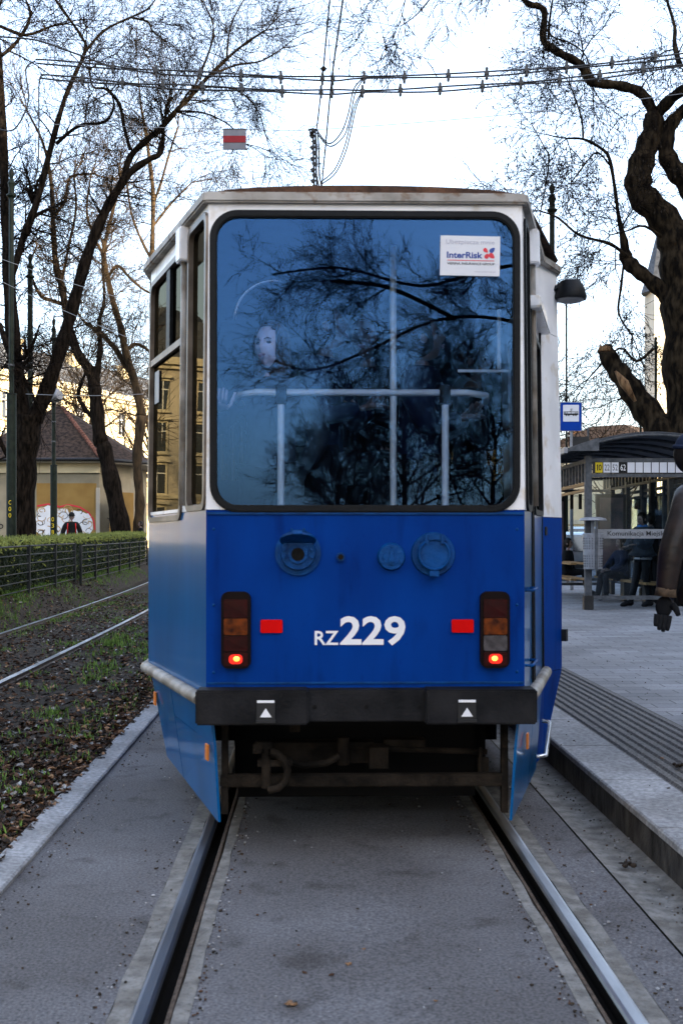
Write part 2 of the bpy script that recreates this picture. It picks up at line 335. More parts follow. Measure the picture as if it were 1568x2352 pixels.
for s in (-1, 1):
    tag(sweep('concrete_strip', [(s * .852, -.03), (s * .850, .0), (s * .779, .002), (s * .776, -.03)], -6, 140, concrete, .25, jit=.006), kind='structure')
    tag(sweep('concrete_strip', [(s * .652, -.03), (s * .650, .002), (s * .603, .001), (s * .601, -.03)], -6, 140, concrete, .25, jit=.006), kind='structure')
tag(sweep('kerb_left', [(-1.65, -.1), (-1.65, .02), (-1.64, .03), (-1.51, .022), (-1.50, .014), (-1.50, -.1)], -6, 140, kerb_stone), kind='structure')
def rail(c, sgn, label, steel=None):
    prof = [(.060, -.05), (.060, .003), (.056, .008), (.046, .011), (.016, .011), (.005, .007), (.0, -.002), (-.004, -.042), (-.040, -.044), (-.045, -.004), (-.048, .000), (-.060, .000), (-.064, -.05)]
    o = sweep('tram_rail', [(c + sgn * a, b) for a, b in prof], -6, 140, [steel or rail_steel, rail_rust, groove_m], .5, closed=True, smooth=False)
    n = len(prof)
    for i, p in enumerate(o.data.polygons):
        j = i % n; p.material_index = 0 if 1 <= j <= 5 else (2 if 6 <= j <= 8 else 1)
    tag(o, label, 'rail', 'tram rails'); return o
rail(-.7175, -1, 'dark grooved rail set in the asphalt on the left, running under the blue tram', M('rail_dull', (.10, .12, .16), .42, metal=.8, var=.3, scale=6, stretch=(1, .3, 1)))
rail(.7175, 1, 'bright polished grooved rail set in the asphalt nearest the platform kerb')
def vrail(c, label):
    o = sweep('tram_rail', [(c - .07, -.05), (c - .07, .02), (c - .035, .022), (c - .033, .055), (c + .033, .055), (c + .035, .022), (c + .07, .02), (c + .07, -.05)], -6, 140, [rail_steel, rail_rust], .5, closed=True)
    for i, p in enumerate(o.data.polygons): p.material_index = 0 if i % 8 in (3, 2) else 1
    tag(o, label, 'rail', 'tram rails')
vrail(-3.28, 'rail lying open in leaf litter, the nearer rail of the far left track'); vrail(-4.78, 'rail beside the grass verge, the farther rail of the far left track')
# platform
ZP = .18
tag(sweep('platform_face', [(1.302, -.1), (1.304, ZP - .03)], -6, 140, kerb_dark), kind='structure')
# kerb stones with joints
kb = MB(); y = -5.0
while y < 90:
    y2 = y + .988; a, b = tc(y), tc(y2)
    pr = [(1.292, ZP - .035), (1.292, ZP - .008), (1.30, ZP), (1.62, ZP), (1.62, ZP - .05)]
    vsn = [(a + p[0], y, p[1]) for p in pr] + [(b + p[0], y2, p[1]) for p in pr]; n = 5
    kb.add(vsn, [(j, j + 1, n + j + 1, n + j) for j in range(4)] + [(4, 3, 2, 1, 0), (5, 6, 7, 8, 9)]); y += 1.0
tag(kb.build('platform_kerb', kerb_stone), kind='structure')
pr = [(1.622, ZP - .006)]; x = 1.64
for k in range(9): pr += [(x, ZP - .006), (x + .010, ZP + .008), (x + .034, ZP + .008), (x + .044, ZP - .006)]; x += .0715
pr += [(2.29, ZP - .006)]
tag(sweep('tactile_paving', pr, -6, 90, tactile, .5), kind='structure')
tag(sweep('platform', [(2.292, ZP - .004), (4, ZP), (6, ZP), (8, ZP), (10.5, ZP + .05), (11.5, .40), (13, .53)], -6, 90, pav, 1), kind='structure')
tag(sweep('road_right', [(13, .54), (22, .56), (30, .56)], -60, 200, asphalt, 2), kind='structure')

# ------------------------------------------------------------------ leaf litter and grass
def leaf_litter():
    mb = MB()
    def leaf(x, y, z, s, mi):
        a = rng.uniform(0, 6.28); t = rng.uniform(-.6, .6); t2 = rng.uniform(-.5, .5); ca, sa = math.cos(a), math.sin(a)
        pts = [(-.5, 0), (-.15, .33), (.2, .28), (.5, 0), (.2, -.3), (-.2, -.27)]; vs = []
        for px, py in pts:
            pz = abs(py) * rng.uniform(.3, 1.9) + px * t * .7 + py * t2; px *= s; py *= s
            vs.append((x + px * ca - py * sa, y + px * sa + py * ca, z + pz * s * .6 + .006))
        mb.add(vs, [(0, 1, 2, 3), (0, 3, 4, 5)], mi)
    for _ in range(30000):
        r = rng.random(); y = 4.2 + 26 * r ** 1.8; off = rng.uniform(-6.2, -1.62) if y > 9 else rng.uniform(-3.2, -1.62)
        if rng.random() < .25: off = -1.62 - abs(rng.gauss(0, .25))
        if abs(off + 3.28) < .06 or abs(off + 4.78) < .06: continue
        leaf(tc(y) + off, y, bank(off, y) + rng.uniform(0, .02), rng.uniform(.022, .075), rng.choices((0, 1, 2, 3), (6, 2, 7, 1.2))[0])
    return mb
tag(leaf_litter().build('leaf_litter', lf, fix=False), 'brown and grey fallen leaves covering the soil between the left track and the kerb', 'leaves', kind='stuff')
def grass():
    mb = MB()
    def blade(x, y, z, h):
        a = rng.uniform(0, 6.28); b = rng.uniform(.1, .7) * h; c_, s_ = math.cos(a), math.sin(a); wd = .004 + h * .035
        mb.add([(x - s_ * wd, y + c_ * wd, z), (x + s_ * wd, y - c_ * wd, z), (x + c_ * b * .5 + s_ * wd * .7, y + s_ * b * .5 - c_ * wd * .7, z + h * .65), (x + c_ * b, y + s_ * b, z + h)], [(0, 1, 2), (0, 2, 3)])
    def tuft(y, off, n, sp, h):
        for _ in range(n):
            o = off + rng.gauss(0, sp); yy = y + rng.gauss(0, sp * 1.4)
            if o > -1.66: continue
            if abs(o + 3.28) < .05 or abs(o + 4.78) < .05: continue
            blade(tc(yy) + o, yy, bank(o, yy), h * rng.uniform(.5, 1.2))
    for _ in range(60): tuft(4.5 + rng.random() ** 1.3 * 9, -1.7 - abs(rng.gauss(0, .55)), 26, .07, .06)
    for _ in range(26): tuft(rng.uniform(5, 9.5), rng.uniform(-2.6, -1.8), 30, .06, .06)
    for _ in range(14): tuft(rng.uniform(11.8, 17), rng.uniform(-3.1, -1.9), 60, .12, .09)
    for _ in range(50): tuft(rng.uniform(13, 32), rng.choice((-3.1, -3.5, -4.9, -4.6)) + rng.gauss(0, .1), 45, .14, .07)
    for _ in range(120): tuft(rng.uniform(17, 40), -5.7 + rng.gauss(0, .35), 50, .22, .10)
    for _ in range(40): tuft(rng.uniform(12, 30), rng.uniform(-5.2, -3.4), 30, .15, .05)
    return mb
tag(grass().build('grass', grass_m, fix=False), 'green grass tufts growing through the leaf litter beside the left rails', 'grass', kind='stuff')

def grit():
    mb = MB(); g = random.Random(77)
    for _ in range(2600):
        k = g.random(); y = 3.0 + 9 * g.random() ** 1.5
        if k < .30: off = g.choice((-1, 1)) * (.60 + abs(g.gauss(0, .03)) * -1); 
        elif k < .45: off = g.choice((-1, 1)) * (.86 + abs(g.gauss(0, .05)))
        elif k < .62: off = 1.22 + g.gauss(0, .04)
        elif k < .75: off = -1.47 + abs(g.gauss(0, .07))
        elif k < .88: off = g.uniform(-1.45, 1.2)
        else: off = g.uniform(1.35, 3.5)
        z = (-.012 if 1.12 < off < 1.28 else ZP if off > 1.3 else .003); r_ = g.uniform(.0018, .006); p = (tc(y) + off, y, z + r_ * .3)
        if .64 < abs(off) < .78: continue
        mb.sphere(p, (r_ * g.uniform(.7, 1.6), r_ * g.uniform(.7, 1.4), r_ * .7), 5, 4, g.choice((0, 1, 1, 2)))
    return mb
tag(grit().build('grit', [kerb_stone, soil, lf[0]], fix=False), 'fine grit and crumbs of dirt along the rails, gutter and kerbs', 'grit', kind='stuff')
# small debris on the asphalt
def debris(u, v, s, m, label, name='dead_leaf', cat='leaf', z=0.004):
    d = FP * (CH - z) / (v - 1240); p = at(u, v, d); mb = MB(); r_ = random.Random(int(u + v))
    for k in range(7):
        a = r_.uniform(0, 6.28); q = r_.uniform(.1, .6) * s
        mb.sphere((q * math.cos(a), q * math.sin(a), r_.uniform(.1, .3) * s), (s * r_.uniform(.2, .42), s * r_.uniform(.12, .3), s * r_.uniform(.06, .2)), 7, 5, rot=Matrix.Rotation(a, 4, 'Z') @ Matrix.Rotation(r_.uniform(-.6, .6), 4, 'X'))
    o = mb.build(name, m, smooth=True); o.location = (p.x, p.y, z); tag(o, label, cat)
debris(670, 2310, .032, lf[1], 'brown crumpled clod lying between the rails at the very front', 'dirt_clod', 'clod')
debris(1440, 1990, .05, lf[2], 'black crumpled leaf lying in the gutter below the platform kerb')
debris(1555, 1762, .06, lf[2], 'dark rag lying on the ribbed tactile strip', 'crumpled_rag', 'rag', ZP + .01)
debris(1517, 1742, .018, lf[1], 'tiny tan paper scrap on the ribbed tactile strip', 'paper_scrap', 'litter', ZP + .012)
debris(236, 1742, .028, lf[2], 'dark curled leaf on the left kerb stone', z=.03)
debris(608, 2098, .012, lf[2], 'small dark stem on the asphalt between the rails', 'twig', 'twig')
for k, (u, v, s) in enumerate([(800, 2215, .02), (760, 2240, .016), (835, 2180, .012), (700, 2235, .014), (1000, 2300, .012)]):
    debris(u, v, s, lf[0 if k % 2 else 1], ['brown crumb left of centre between the rails', 'tan crumb below the other crumbs between rails', 'highest small crumb between the rails', 'leftmost crumb near the left rail', 'crumb nearest the right rail at the front'][k], 'dirt_crumb', 'crumb')

# ------------------------------------------------------------------ the tram
TY = 5.23
tram = thing('tram', 'blue and white tram seen from behind with number 229 on its rear', 'tram', (.112, TY, 0), R(1.2))
def hwl(z): return -.012 * max(0, z - 1.59) / 1.4            # slight lean of the walls
# plan points (x, y)
LP = [(-.735, 0), (-1.2, 1.35)]; RP = [(.735, 0), (1.04, 1.10), (1.2, 1.35)]
def wallmap(p0, p1, sgn):
    dx, dy = p1[0] - p0[0], p1[1] - p0[1]; L = math.hypot(dx, dy); ux, uy = dx / L, dy / L; nx, ny = (-uy * sgn * -1, ux * sgn * -1)
    # inward normal
    if nx * sgn > 0: nx, ny = -nx, -ny
    def f(a, z, t): return (p0[0] + ux * a + nx * t + sgn * hwl(z) * (1 + (1.6 if sgn > 0 else .3) * min(1, max(0, p0[1] + uy * a) / 1.35)), p0[1] + uy * a + ny * t, z)
    return f, L
def rearmap(a, z, t): return (a * (1 + hwl(z) / .735), t, z)
ZB, ZW, ZT = .70, 1.587, 3.01
B = MB(); B.prism([(-.735, .72), (.735, .72), (.735, ZW), (-.735, ZW)], rearmap, .04)
rear_low = B.build('rear_panel', blue, tram)
win = rr(-.002, (1.592 + 2.955) / 2, 1.405, 1.363, .115, 8)
B = MB()
# white upper rear: the window reaches slightly below the paint line, so the frame is a ring of white above ZW
B.prism([(-.735, ZW + .003), (.735, ZW + .003), (.735, ZT), (-.735, ZT)], rearmap, .04, holes=[[(a, max(b, ZW + .008)) for a, b in rr(-.002, 2.273, 1.40, 1.36, .115, 8)]])
rear_up = B.build('rear_window_surround', white, tram)
B = MB(); B.ring(rr(-.002, 2.273, 1.366, 1.325, .098, 10), rr(-.002, 2.273, 1.432, 1.392, .128, 10), lambda a, z, t: (a, -.016 + t, z), .03)
rub = B.build('window_rubber', rubber, tram, smooth='auto', bevel=.006)
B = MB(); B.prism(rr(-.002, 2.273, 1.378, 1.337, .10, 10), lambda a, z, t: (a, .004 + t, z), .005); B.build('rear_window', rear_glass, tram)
# left tapered wall: two windows
def wall(p0, p1, sgn, z0, z1, holes, m, name, th=.04):
    f, L = wallmap(p0, p1, sgn); B = MB(); B.prism([(0, z0), (L, z0), (L, z1), (0, z1)], f, th, holes=holes); return B.build(name, m, tram), f, L
ltaper = 1.428
w1 = rr(.20, 2.28, .35, 1.34, .045, 5); w2 = rr(.96, 2.235, .84, 1.33, .06, 5)
def inset(w, g, cx, cz, W, H): return [(cx + (a - cx) * (1 - 2 * g / W), cz + (b - cz) * (1 - 2 * g / H)) for a, b in w]
lo, fL, LL = wall(LP[0], LP[1], -1, .70, ZW, [], blue_side_lit, 'side_panel')
up, fL, LL = wall(LP[0], LP[1], -1, ZW + .003, ZT, [[(a, max(b, ZW + .02)) for a, b in w1], [(a, max(b, ZW + .02)) for a, b in w2]], white, 'side_window_surround')
def side_window(f, w, cx, cz, W, H, name='side_window', slide=False, fm=None):
    B = MB(); B.ring(inset(w, .006, cx, cz, W, H), inset(w, -.022, cx, cz, W, H), lambda a, z, t: f(a, z, -.012 + t), .03)
    fr = B.build('window_frame', fm or frame_br, tram, smooth='auto')
    B = MB(); B.prism(inset(w, .012, cx, cz, W, H), lambda a, z, t: f(a, z, .012 + t), .005); B.build('pane', side_glass, fr)
    if slide:
        B = MB(); B.prism([(cx - W / 2, 2.44), (cx + W / 2, 2.44), (cx + W / 2, 2.475), (cx - W / 2, 2.475)], lambda a, z, t: f(a, z, -.008 + t), .02); B.build('window_divider', frame_br, fr)
        B = MB(); B.prism([(cx - .11, 2.475), (cx - .02, 2.475), (cx - .02, cz + H / 2), (cx - .11, cz + H / 2)], lambda a, z, t: f(a, z, -.006 + t), .02); B.build('window_divider', rubber, fr)
side_window(fL, w1, .20, 2.28, .35, 1.34); side_window(fL, w2, .96, 2.235, .84, 1.33, slide=True)
B = MB(); B.prism([(1.18, 2.22), (1.30, 2.22), (1.30, 2.40), (1.18, 2.40)], lambda a, z, t: fL(a, z, .004 + t), .003); B.build('notice', grey_light, tram)
# right tapered wall with the folding door
lo, fR, LR = wall(RP[0], RP[1], 1, .70, ZW, [], blue_side_lit, 'side_panel')
wr1 = rr(.20, 2.28, .22, 1.34, .05, 5)
wr2 = rr(.78, 2.05, .50, .9, .05, 5)
up, fR, LR = wall(RP[0], RP[1], 1, ZW + .003, ZT, [[(a, max(b, ZW + .02)) for a, b in wr1], [(a, max(b, ZW + .02)) for a, b in wr2]], white, 'side_window_surround')
side_window(fR, wr1, .20, 2.28, .22, 1.34, fm=rubber); side_window(fR, wr2, .78, 2.05, .50, .9, fm=rubber)
B = MB()
for a in (.40, .475, 1.08): B.prism([(a, .74), (a + .018, .74), (a + .018, 2.62), (a, 2.62)], lambda q, z, t: fR(q, z, -.012 + t), .02)
B.build('door_seal', rubber, tram)
B = MB(); B.prism([(.36, 2.60), (LR + .01, 2.60), (LR + .01, 2.66), (.36, 2.66)], lambda q, z, t: fR(q, z, -.06 + t), .07)
B.build('door_header', white, tram, bevel=.008)
lo, fR2, L2 = wall(RP[1], RP[2], 1, .70, ZW - .01, [], blue, 'door_leaf'); up, fR2, L2 = wall(RP[1], RP[2], 1, ZW - .007, 2.63, [], white, 'door_leaf')
wall(RP[1], RP[2], 1, 2.633, ZT, [], white, 'side_panel')
B = MB(); B.prism(rr(.02, 1.50, .03, .05, .012, 4), lambda q, z, t: fR2(q + .02, z, -.006 + t), .01); B.build('door_hinge', darkmetal, tram); B = MB(); B.prism([(L2 - .01, .86), (L2 + .02, .86), (L2 + .02, .93), (L2 - .01, .93)], lambda q, z, t: fR2(q, z, -.03 + t), .04)
B.build('door_hinge', darkmetal, tram)
for zz in (1.215, .865): B = MB(); B.tube([fR(.03, zz, .02), fR(.03, zz, -.035), fR(.28, zz, -.035), fR(.28, zz, .02)], .007, 8); B.build('step_rung', blue_lt, tram, smooth=True)
# long sides and front of the car
for sg in (-1, 1):
    p0, p1 = (sg * 1.2, 1.353), (sg * 1.2, 12.2); holes = []
    cs = [.9 + k * 1.48 for k in range(7)]
    for c in cs: holes.append([(a, max(b, ZW + .02)) for a, b in rr(c, 2.235, 1.2, 1.25, .06, 4)])
    wall(p0, p1, sg, .70, ZW, [], blue, 'side_panel'); _, f, L = wall(p0, p1, sg, ZW + .003, ZT, holes, white, 'side_window_surround')
    for c in cs: side_window(f, rr(c, 2.235, 1.2, 1.25, .06, 4), c, 2.235, 1.2, 1.25)
    wall((sg * 1.2, 12.203), (sg * .75, 13.5), sg, .3, ZT, [], blue, 'side_panel')
B = MB(); fx = lambda a, z, t: (a, 13.5 - t, z); B.prism([(-.75, .4), (.75, .4), (.75, ZT), (-.75, ZT)], fx, .04, holes=[rr(0, 2.25, 1.36, 1.3, .1, 5)]); B.build('front_panel', white, tram)
B = MB(); B.prism(rr(0, 2.25, 1.38, 1.32, .1, 5), fx, .005); B.build('front_window', side_glass, tram)
# roof and gutter
plan = [(-.727, 0), (.722, 0), (1.02, 1.10), (1.165, 1.35), (1.165, 12.2), (.75, 13.5), (-.75, 13.5), (-1.2, 12.2), (-1.2, 1.35)]
def outset(p, g):
    c = (0, 6.7); n = len(p); out = []
    for i in range(n):
        a, b, d = Vector(p[i - 1]), Vector(p[i]), Vector(p[(i + 1) % n]); e1 = (b - a).normalized(); e2 = (d - b).normalized()
        n1 = Vector((e1.y, -e1.x)); n2 = Vector((e2.y, -e2.x)); h = (n1 + n2); h = h / max(.3, h.dot(n1)) ; out.append(tuple(b + h * g))
    return out
B = MB(); B.ring(outset(plan, -.05), outset(plan, .030), lambda a, b, t: (a, b, 3.0 + t), .048)
B.build('gutter', gutter, tram, bevel=.008)
B = MB(); n = 11; sec = []
for y_, hw_ in ((.0, .73), (1.35, 1.18), (12.2, 1.18), (13.45, .74)):
    sec.append([(hw_ * (2 * k / (n - 1) - 1), y_, 3.05 + .038 * (1 - (2 * k / (n - 1) - 1) ** 2) ** .6 + (.0 if y_ in (0,) else .03)) for k in range(n)])
vs_ = [p for s_ in sec for p in s_]; fs_ = [(i * n + k, i * n + k + 1, (i + 1) * n + k + 1, (i + 1) * n + k) for i in range(3) for k in range(n - 1)]
o = len(vs_); vs_ += [(x_, y_, 3.046) for x_, y_, z_ in sec[0]]; fs_ += [(k, k + 1, o + k + 1, o + k) for k in range(n - 1)]
B.add(vs_, fs_); B.build('roof', rustroof, tram, smooth='auto')
B = MB(); B.prism(outset(plan, -.06), lambda a, b, t: (a, b, 2.975 + t), .012); B.build('ceiling', interior_m, tram)
B = MB(); B.prism(outset(plan, -.05), lambda a, b, t: (a, b, .80 + t), .05); B.build('floor', interior_m, tram)
B = MB(); B.box((0, 7.5, .58), (2.0, 11, .42)); B.box((0, 1.6, .60), (1.3, 1.2, .3)); B.box((-.02, .62, .41), (1.22, .05, .56)); B.box((0, 1.5, .45), (1.3, 1.7, .42)); B.box((0, 2.2, .37), (1.9, .05, .46)); B.box((-.1, .42, .62), (1.2, .35, .14)); B.box((0, 12.6, .45), (1.6, .05, .5)); B.build('chassis_and_light_block', black, tram)  # thin upright black boxes are added to block light under the tram
# drain boxes
for sg, f in ((-1, fL), (1, fR)):
    B = MB(); B.prism([(.40, 2.83), (.50, 2.83), (.50, 2.998), (.40, 2.998)], lambda q, z, t: f(q, z, -.05 + t), .05); B.build('drain_box', white, tram, bevel=.006)
    B = MB(); B.tube([f(.455, 2.83, -.014), f(.455, 1.62, -.014)], .016, 8); B.build('drain_pipe', trim, tram, smooth=True)
# door mirror lamp on the right
B = MB(); c = Vector((1.245, 1.33, 2.885)); B.tube([(1.14, 1.33, 2.90), (1.19, 1.33, 2.925), (1.24, 1.33, 2.91)], .02, 8)
B.tube([c + Vector((0, 0, .075)), c + Vector((0, 0, .068)), c + Vector((0, 0, .03)), c + Vector((0, 0, -.02)), c + Vector((0, 0, -.038))], [.04, .060, .080, .096, .092], 20)
lamp = B.build('door_lamp', rubber, tram, smooth='auto')
B = MB(); B.sphere(c + Vector((0, 0, -.036)), (.080, .080, .022), 16, 8); B.build('lamp_lens', grey_light, lamp, smooth=True)
# bumper
B = MB(); B.box((0, -.035, .695), (1.0, .09, .145)); B.build('bumper_middle', bumper_m, tram, bevel=.006)
for sg in (-1, 1):
    B = MB(); B.box((sg * .518, -.055, .693), (.508, .13, .158)); bp_ = B.build('bumper_end', bumper_m, tram, bevel=.008)
    B = MB(); xx = -.455 if sg < 0 else .452
    B.box((xx, -.123, .683), (.082, .006, .088), 0); B.box((xx, -.130, .633), (.086, .02, .012), 0)
    B.box((xx, -.1275, .722), (.078, .003, .011), 1)
    B.prism([(xx - .026, .652), (xx + .026, .652), (xx, .692)], lambda a, z, t: (a, -.129 + t, z), .003, 1)
    B.build('jack_mark', [darkmetal, letter_w], bp_)
for xx in (-.235, .0, .24): B = MB(); B.cyl((xx, -.082, .69), (xx, -.078, .69), .010, 10); B.build('bumper_hole', black, tram)
# belt trim
for sg, pts in ((-1, [(-.76, -.0), (-1.215, 1.35), (-1.215, 5)]), (1, [(.76, 0), (1.05, 1.06)])):
    B = MB()
    for i in range(len(pts) - 1):
        (x0, y0), (x1, y1) = pts[i], pts[i + 1]
        B.tube([(x0, y0, .715), (x1, y1, .715)], .032, 12)
    B.build('belt_trim', trim, tram, smooth='auto')
# skirts
def skirt(top, bot, name, m=blue, th=.012, parent=None):
    B = MB(); n_ = len(top); sg = 1 if top[0][0] > 0 else -1
    vs_ = [p for p in top] + [p for p in bot] + [(p[0] - sg * th, p[1] + .004, p[2]) for p in top] + [(p[0] - sg * th, p[1] + .004, p[2]) for p in bot]; fs_ = []
    for i in range(n_ - 1):
        fs_ += [(i, i + 1, n_ + i + 1, n_ + i), (2 * n_ + i, 3 * n_ + i, 3 * n_ + i + 1, 2 * n_ + i + 1), (i, 2 * n_ + i, 2 * n_ + i + 1, i + 1), (n_ + i, n_ + i + 1, 3 * n_ + i + 1, 3 * n_ + i)]
    fs_ += [(0, n_, 3 * n_, 2 * n_), (n_ - 1, 3 * n_ - 1, 4 * n_ - 1, 2 * n_ - 1)]
    B.add(vs_, fs_); return B.build(name, m, tram)
def L_(p, q, t): return tuple(p[i] + (q[i] - p[i]) * t for i in range(3))
for sg in (-1, 1):
    T0, T1, T2 = (sg * .72, .005, .685), (sg * 1.185, 1.35, .685), (sg * 1.19, 12.2, .685)
    B0, B1, B2 = (sg * .682, .03, .142), (sg * 1.09, 1.33, .20), (sg * 1.11, 12.2, .22)
    if sg > 0: T1 = (1.03, 1.05, .685); B1 = (.975, .97, .19)
    K0 = (sg * .70, .0, .50)
    s1 = skirt([T0, L_(T0, T1, .62)], [K0, L_(L_(T0, T1, .62), L_(B0, B1, .62), .34)], 'skirt', blue_side_lit if sg > 0 else blue_side_lit)
    skirt([K0, L_(L_(T0, T1, .62), L_(B0, B1, .62), .345)], [B0, L_(B0, B1, .62)], 'skirt', blue_side_lit)
    skirt([L_(T0, T1, .63), T1], [L_(B0, B1, .63), B1], 'skirt', blue_side_lit)
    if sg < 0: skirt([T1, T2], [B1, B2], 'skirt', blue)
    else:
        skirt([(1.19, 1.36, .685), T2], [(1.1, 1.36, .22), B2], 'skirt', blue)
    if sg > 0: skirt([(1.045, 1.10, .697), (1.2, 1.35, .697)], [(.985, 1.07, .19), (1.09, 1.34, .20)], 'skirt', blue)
    # amber side reflectors
    for (t, h) in (((.05, .42), (.97, .30)) if sg < 0 else ((.30, .42),)):
        p = L_(L_(T0, T1, t), L_(B0, B1, t), h); B = MB(); a_ = math.atan2(T1[1] - T0[1], T1[0] - T0[0])
        B.box((p[0] + sg * .012, p[1] - .004, p[2]), (.052, .010, .078), 0, Matrix.Rotation(a_, 4, 'Z')); B.build('side_reflector', refl_orange, tram, bevel=.003)
    # inner brackets
    B = MB(); B.box((sg * .655, .09, .42), (.03, .05, .5)); B.build('skirt_bracket', mud, tram)
B = MB(); B.tube([(.99, .88, .47), (1.035, .88, .462), (.955, .60, .335), (.90, .58, .335)], .011, 8); B.build('step_handle', chrome, tram, smooth=True)
# under the bumper: life-guard beam, coupler hook, brackets, axle, wheels
B = MB(); B.box((-.015, .08, .325), (1.32, .05, .058)); gb = B.build('guard_beam', mud, tram, bevel=.006)
B = MB(); B.cyl((-.46, .03, .30), (-.46, .03, .50), .022, 12); B.box((-.47, .03, .50), (.075, .05, .03)); B.box((-.50, .03, .485), (.04, .06, .04)); B.box((-.42, .05, .415), (.16, .06, .03))
pts = [(-.44 + .0, .0, .475), (-.41, .0, .465), (-.375, .0, .43), (-.36, .0, .385), (-.37, .0, .335), (-.40, .0, .305), (-.45, .0, .295)]
B.tube(pts, .017, 10); B.build('coupler_hook', mud, tram, smooth='auto')
B = MB(); B.tube([(-.36, .1, .41), (-.28, .1, .39), (-.18, .1, .40), (-.12, .12, .43)], .016, 8); B.box((-.2, .3, .42), (.5, .1, .10)); B.box((.07, .22, .41), (.09, .12, .10)); B.cyl((-.3, .26, .45), (.6, .26, .42), .014, 8)
B.cyl((-.1, .22, .5), (-.1, .22, .37), .03, 10); B.box((.2, .3, .45), (.2, .08, .06)); B.box((-.33, .12, .57), (.05, .04, .05)); B.build('coupler_gear', mud, tram, smooth='auto')
B = MB(); B.box((.56, .12, .36), (.05, .02, .12)); B.cyl((.545, .10, .34), (.545, .10, .47), .008, 8); B.build('beam_bracket', mud, tram)
for yy in (2.6, 4.5, 9.2, 11.0):
    ws = MB()
    for sg in (-1, 1):
        ws.cyl((sg * .70, yy, .33), (sg * .78, yy, .33), .325, 28); ws.cyl((sg * .67, yy, .33), (sg * .70, yy, .33), .35, 28)
    ws.cyl((-.7, yy, .33), (.7, yy, .33), .07, 12); ws.build('wheelset', darkmetal, tram, smooth='auto')
B = MB(); B.box((0, 3.55, .45), (1.9, 2.6, .25)); B.box((0, 10.1, .45), (1.9, 2.6, .25)); B.build('bogie', black, tram)
for zz in (1.572,):
    B = MB(); B.box((0, -.004, zz), (1.462, .008, .012)); B.build('panel_seam_highlight', blue_lt, tram, bevel=.002)  # light blue line along the top crease is a painted highlight
B = MB(); B.box((0, -.003, .79), (1.462, .006, .010)); B.build('panel_seam_highlight', blue_lt, tram, bevel=.002)
for xx, zz in ((-.70, .84), (-.70, 1.15), (-.70, 1.5), (.70, .84), (.70, 1.15), (.70, 1.5)):
    B = MB(); B.sphere((xx, -.001, zz), (.007, .004, .007), 8, 6); B.build('screw', blue_lt, tram, smooth=True)
# tail lamps, reflectors
for sg, cx in ((-1, -.596), (1, .594)):
    ff = lambda a, z, t: (a, -.034 + t, z)
    B = MB(); B.prism(rr(cx, 1.036, .136, .352, .034, 6), ff, .034); th = B.build('tail_lamp', tail_house, tram, smooth='auto', bevel=.006)
    segs = [(1.135, .085, lens_red), (1.052, .075, lens_amber), (.975, .07, lens_red if sg < 0 else lens_clear), (.903, .062, lens_red)]
    for zc, hh, mm in segs:
        B = MB(); B.prism(rr(cx, zc, .108, hh, .008, 4), lambda a, z, t: (a, -.041 + t, z), .010); B.build('lens', mm, th, smooth='auto', bevel=.002)
    B = MB(); B.prism(rr(cx, .904, .062, .044, .018, 5), lambda a, z, t: (a, -.044 + t, z), .006, 0); B.sphere((cx - .004 * sg, -.045, .906), (.015, .004, .012), 12, 8, 1); B.build('lit_bulb', [lens_lit, lens_hot], th, smooth='auto')
for cx in (-.434, .447):
    B = MB(); B.prism(rr(cx, 1.052, .101, .060, .006, 4), lambda a, z, t: (a, -.012 + t, z), .014); B.build('reflector', refl_red, tram, bevel=.002)
# sockets
def disc(B, cx, cz, r0, y0, y1, mi=0, n=28, r1=None): B.tube([(cx, y1, cz), (cx, y0, cz)], [r0, r1 if r1 else r0], n, mi)
B = MB(); cx, cz = -.312, 1.392
disc(B, cx, cz, .106, -.014, 0); disc(B, cx, cz, .082, -.05, -.014, r1=.078); disc(B, cx, cz - .005, .045, -.062, -.045)
for a in (40, 140, 220, 320): B.cyl((cx + .085 * math.cos(R(a)), -.022, cz + .085 * math.sin(R(a))), (cx + .085 * math.cos(R(a)), -.01, cz + .085 * math.sin(R(a))), .01, 8)
for a in (-15, 15, 165, 195): B.cyl((cx + .066 * math.cos(R(a)), -.07, cz + .066 * math.sin(R(a))), (cx + .066 * math.cos(R(a)), -.03, cz + .066 * math.sin(R(a))), .009, 8)
s1 = B.build('power_socket', blue_lt, tram, smooth='auto')
B = MB(); disc(B, cx, cz - .008, .03, -.0635, -.0615); B.build('socket_hole', black, s1)
B = MB(); Rx = Matrix.Translation(Vector((cx, -.068, cz + .058))) @ Matrix.Rotation(R(-22), 4, 'X')
tmp = MB(); tmp.tube([(0, 0, -.006), (0, 0, .006)], [.083, .083], 26); B.add(tmp.v, tmp.f, 0, Rx); B.box((0, -.085, 0), (.04, .03, .016), 0, Rx.copy() @ Matrix.Translation((0, 0, 0)) if False else None) if False else None
tmp = MB(); tmp.box((0, -.088, -.004), (.045, .03, .018)); B.add(tmp.v, tmp.f, 0, Rx)
for dx in (-.028, .028): B.tube([(cx + dx, -.02, cz + .060), (cx + dx, -.022, cz + .112)], .0065, 8)
B.build('socket_lid', blue_lt, s1, smooth='auto', bevel=.002)
B = MB(); disc(B, -.116, 1.372, .020, -.02, 0, 0, 16); disc(B, -.116, 1.372, .012, -.026, -.018, 1, 12); B.build('key_plug', [blue_lt, mud], tram, smooth='auto')
B = MB(); cx, cz = .117, 1.372
disc(B, cx, cz, .066, -.03, 0, r1=.058); disc(B, cx, cz, .038, -.036, -.028); B.box((cx, -.040, cz), (.016, .01, .06)); B.box((cx, -.045, cz - .012), (.026, .01, .02))
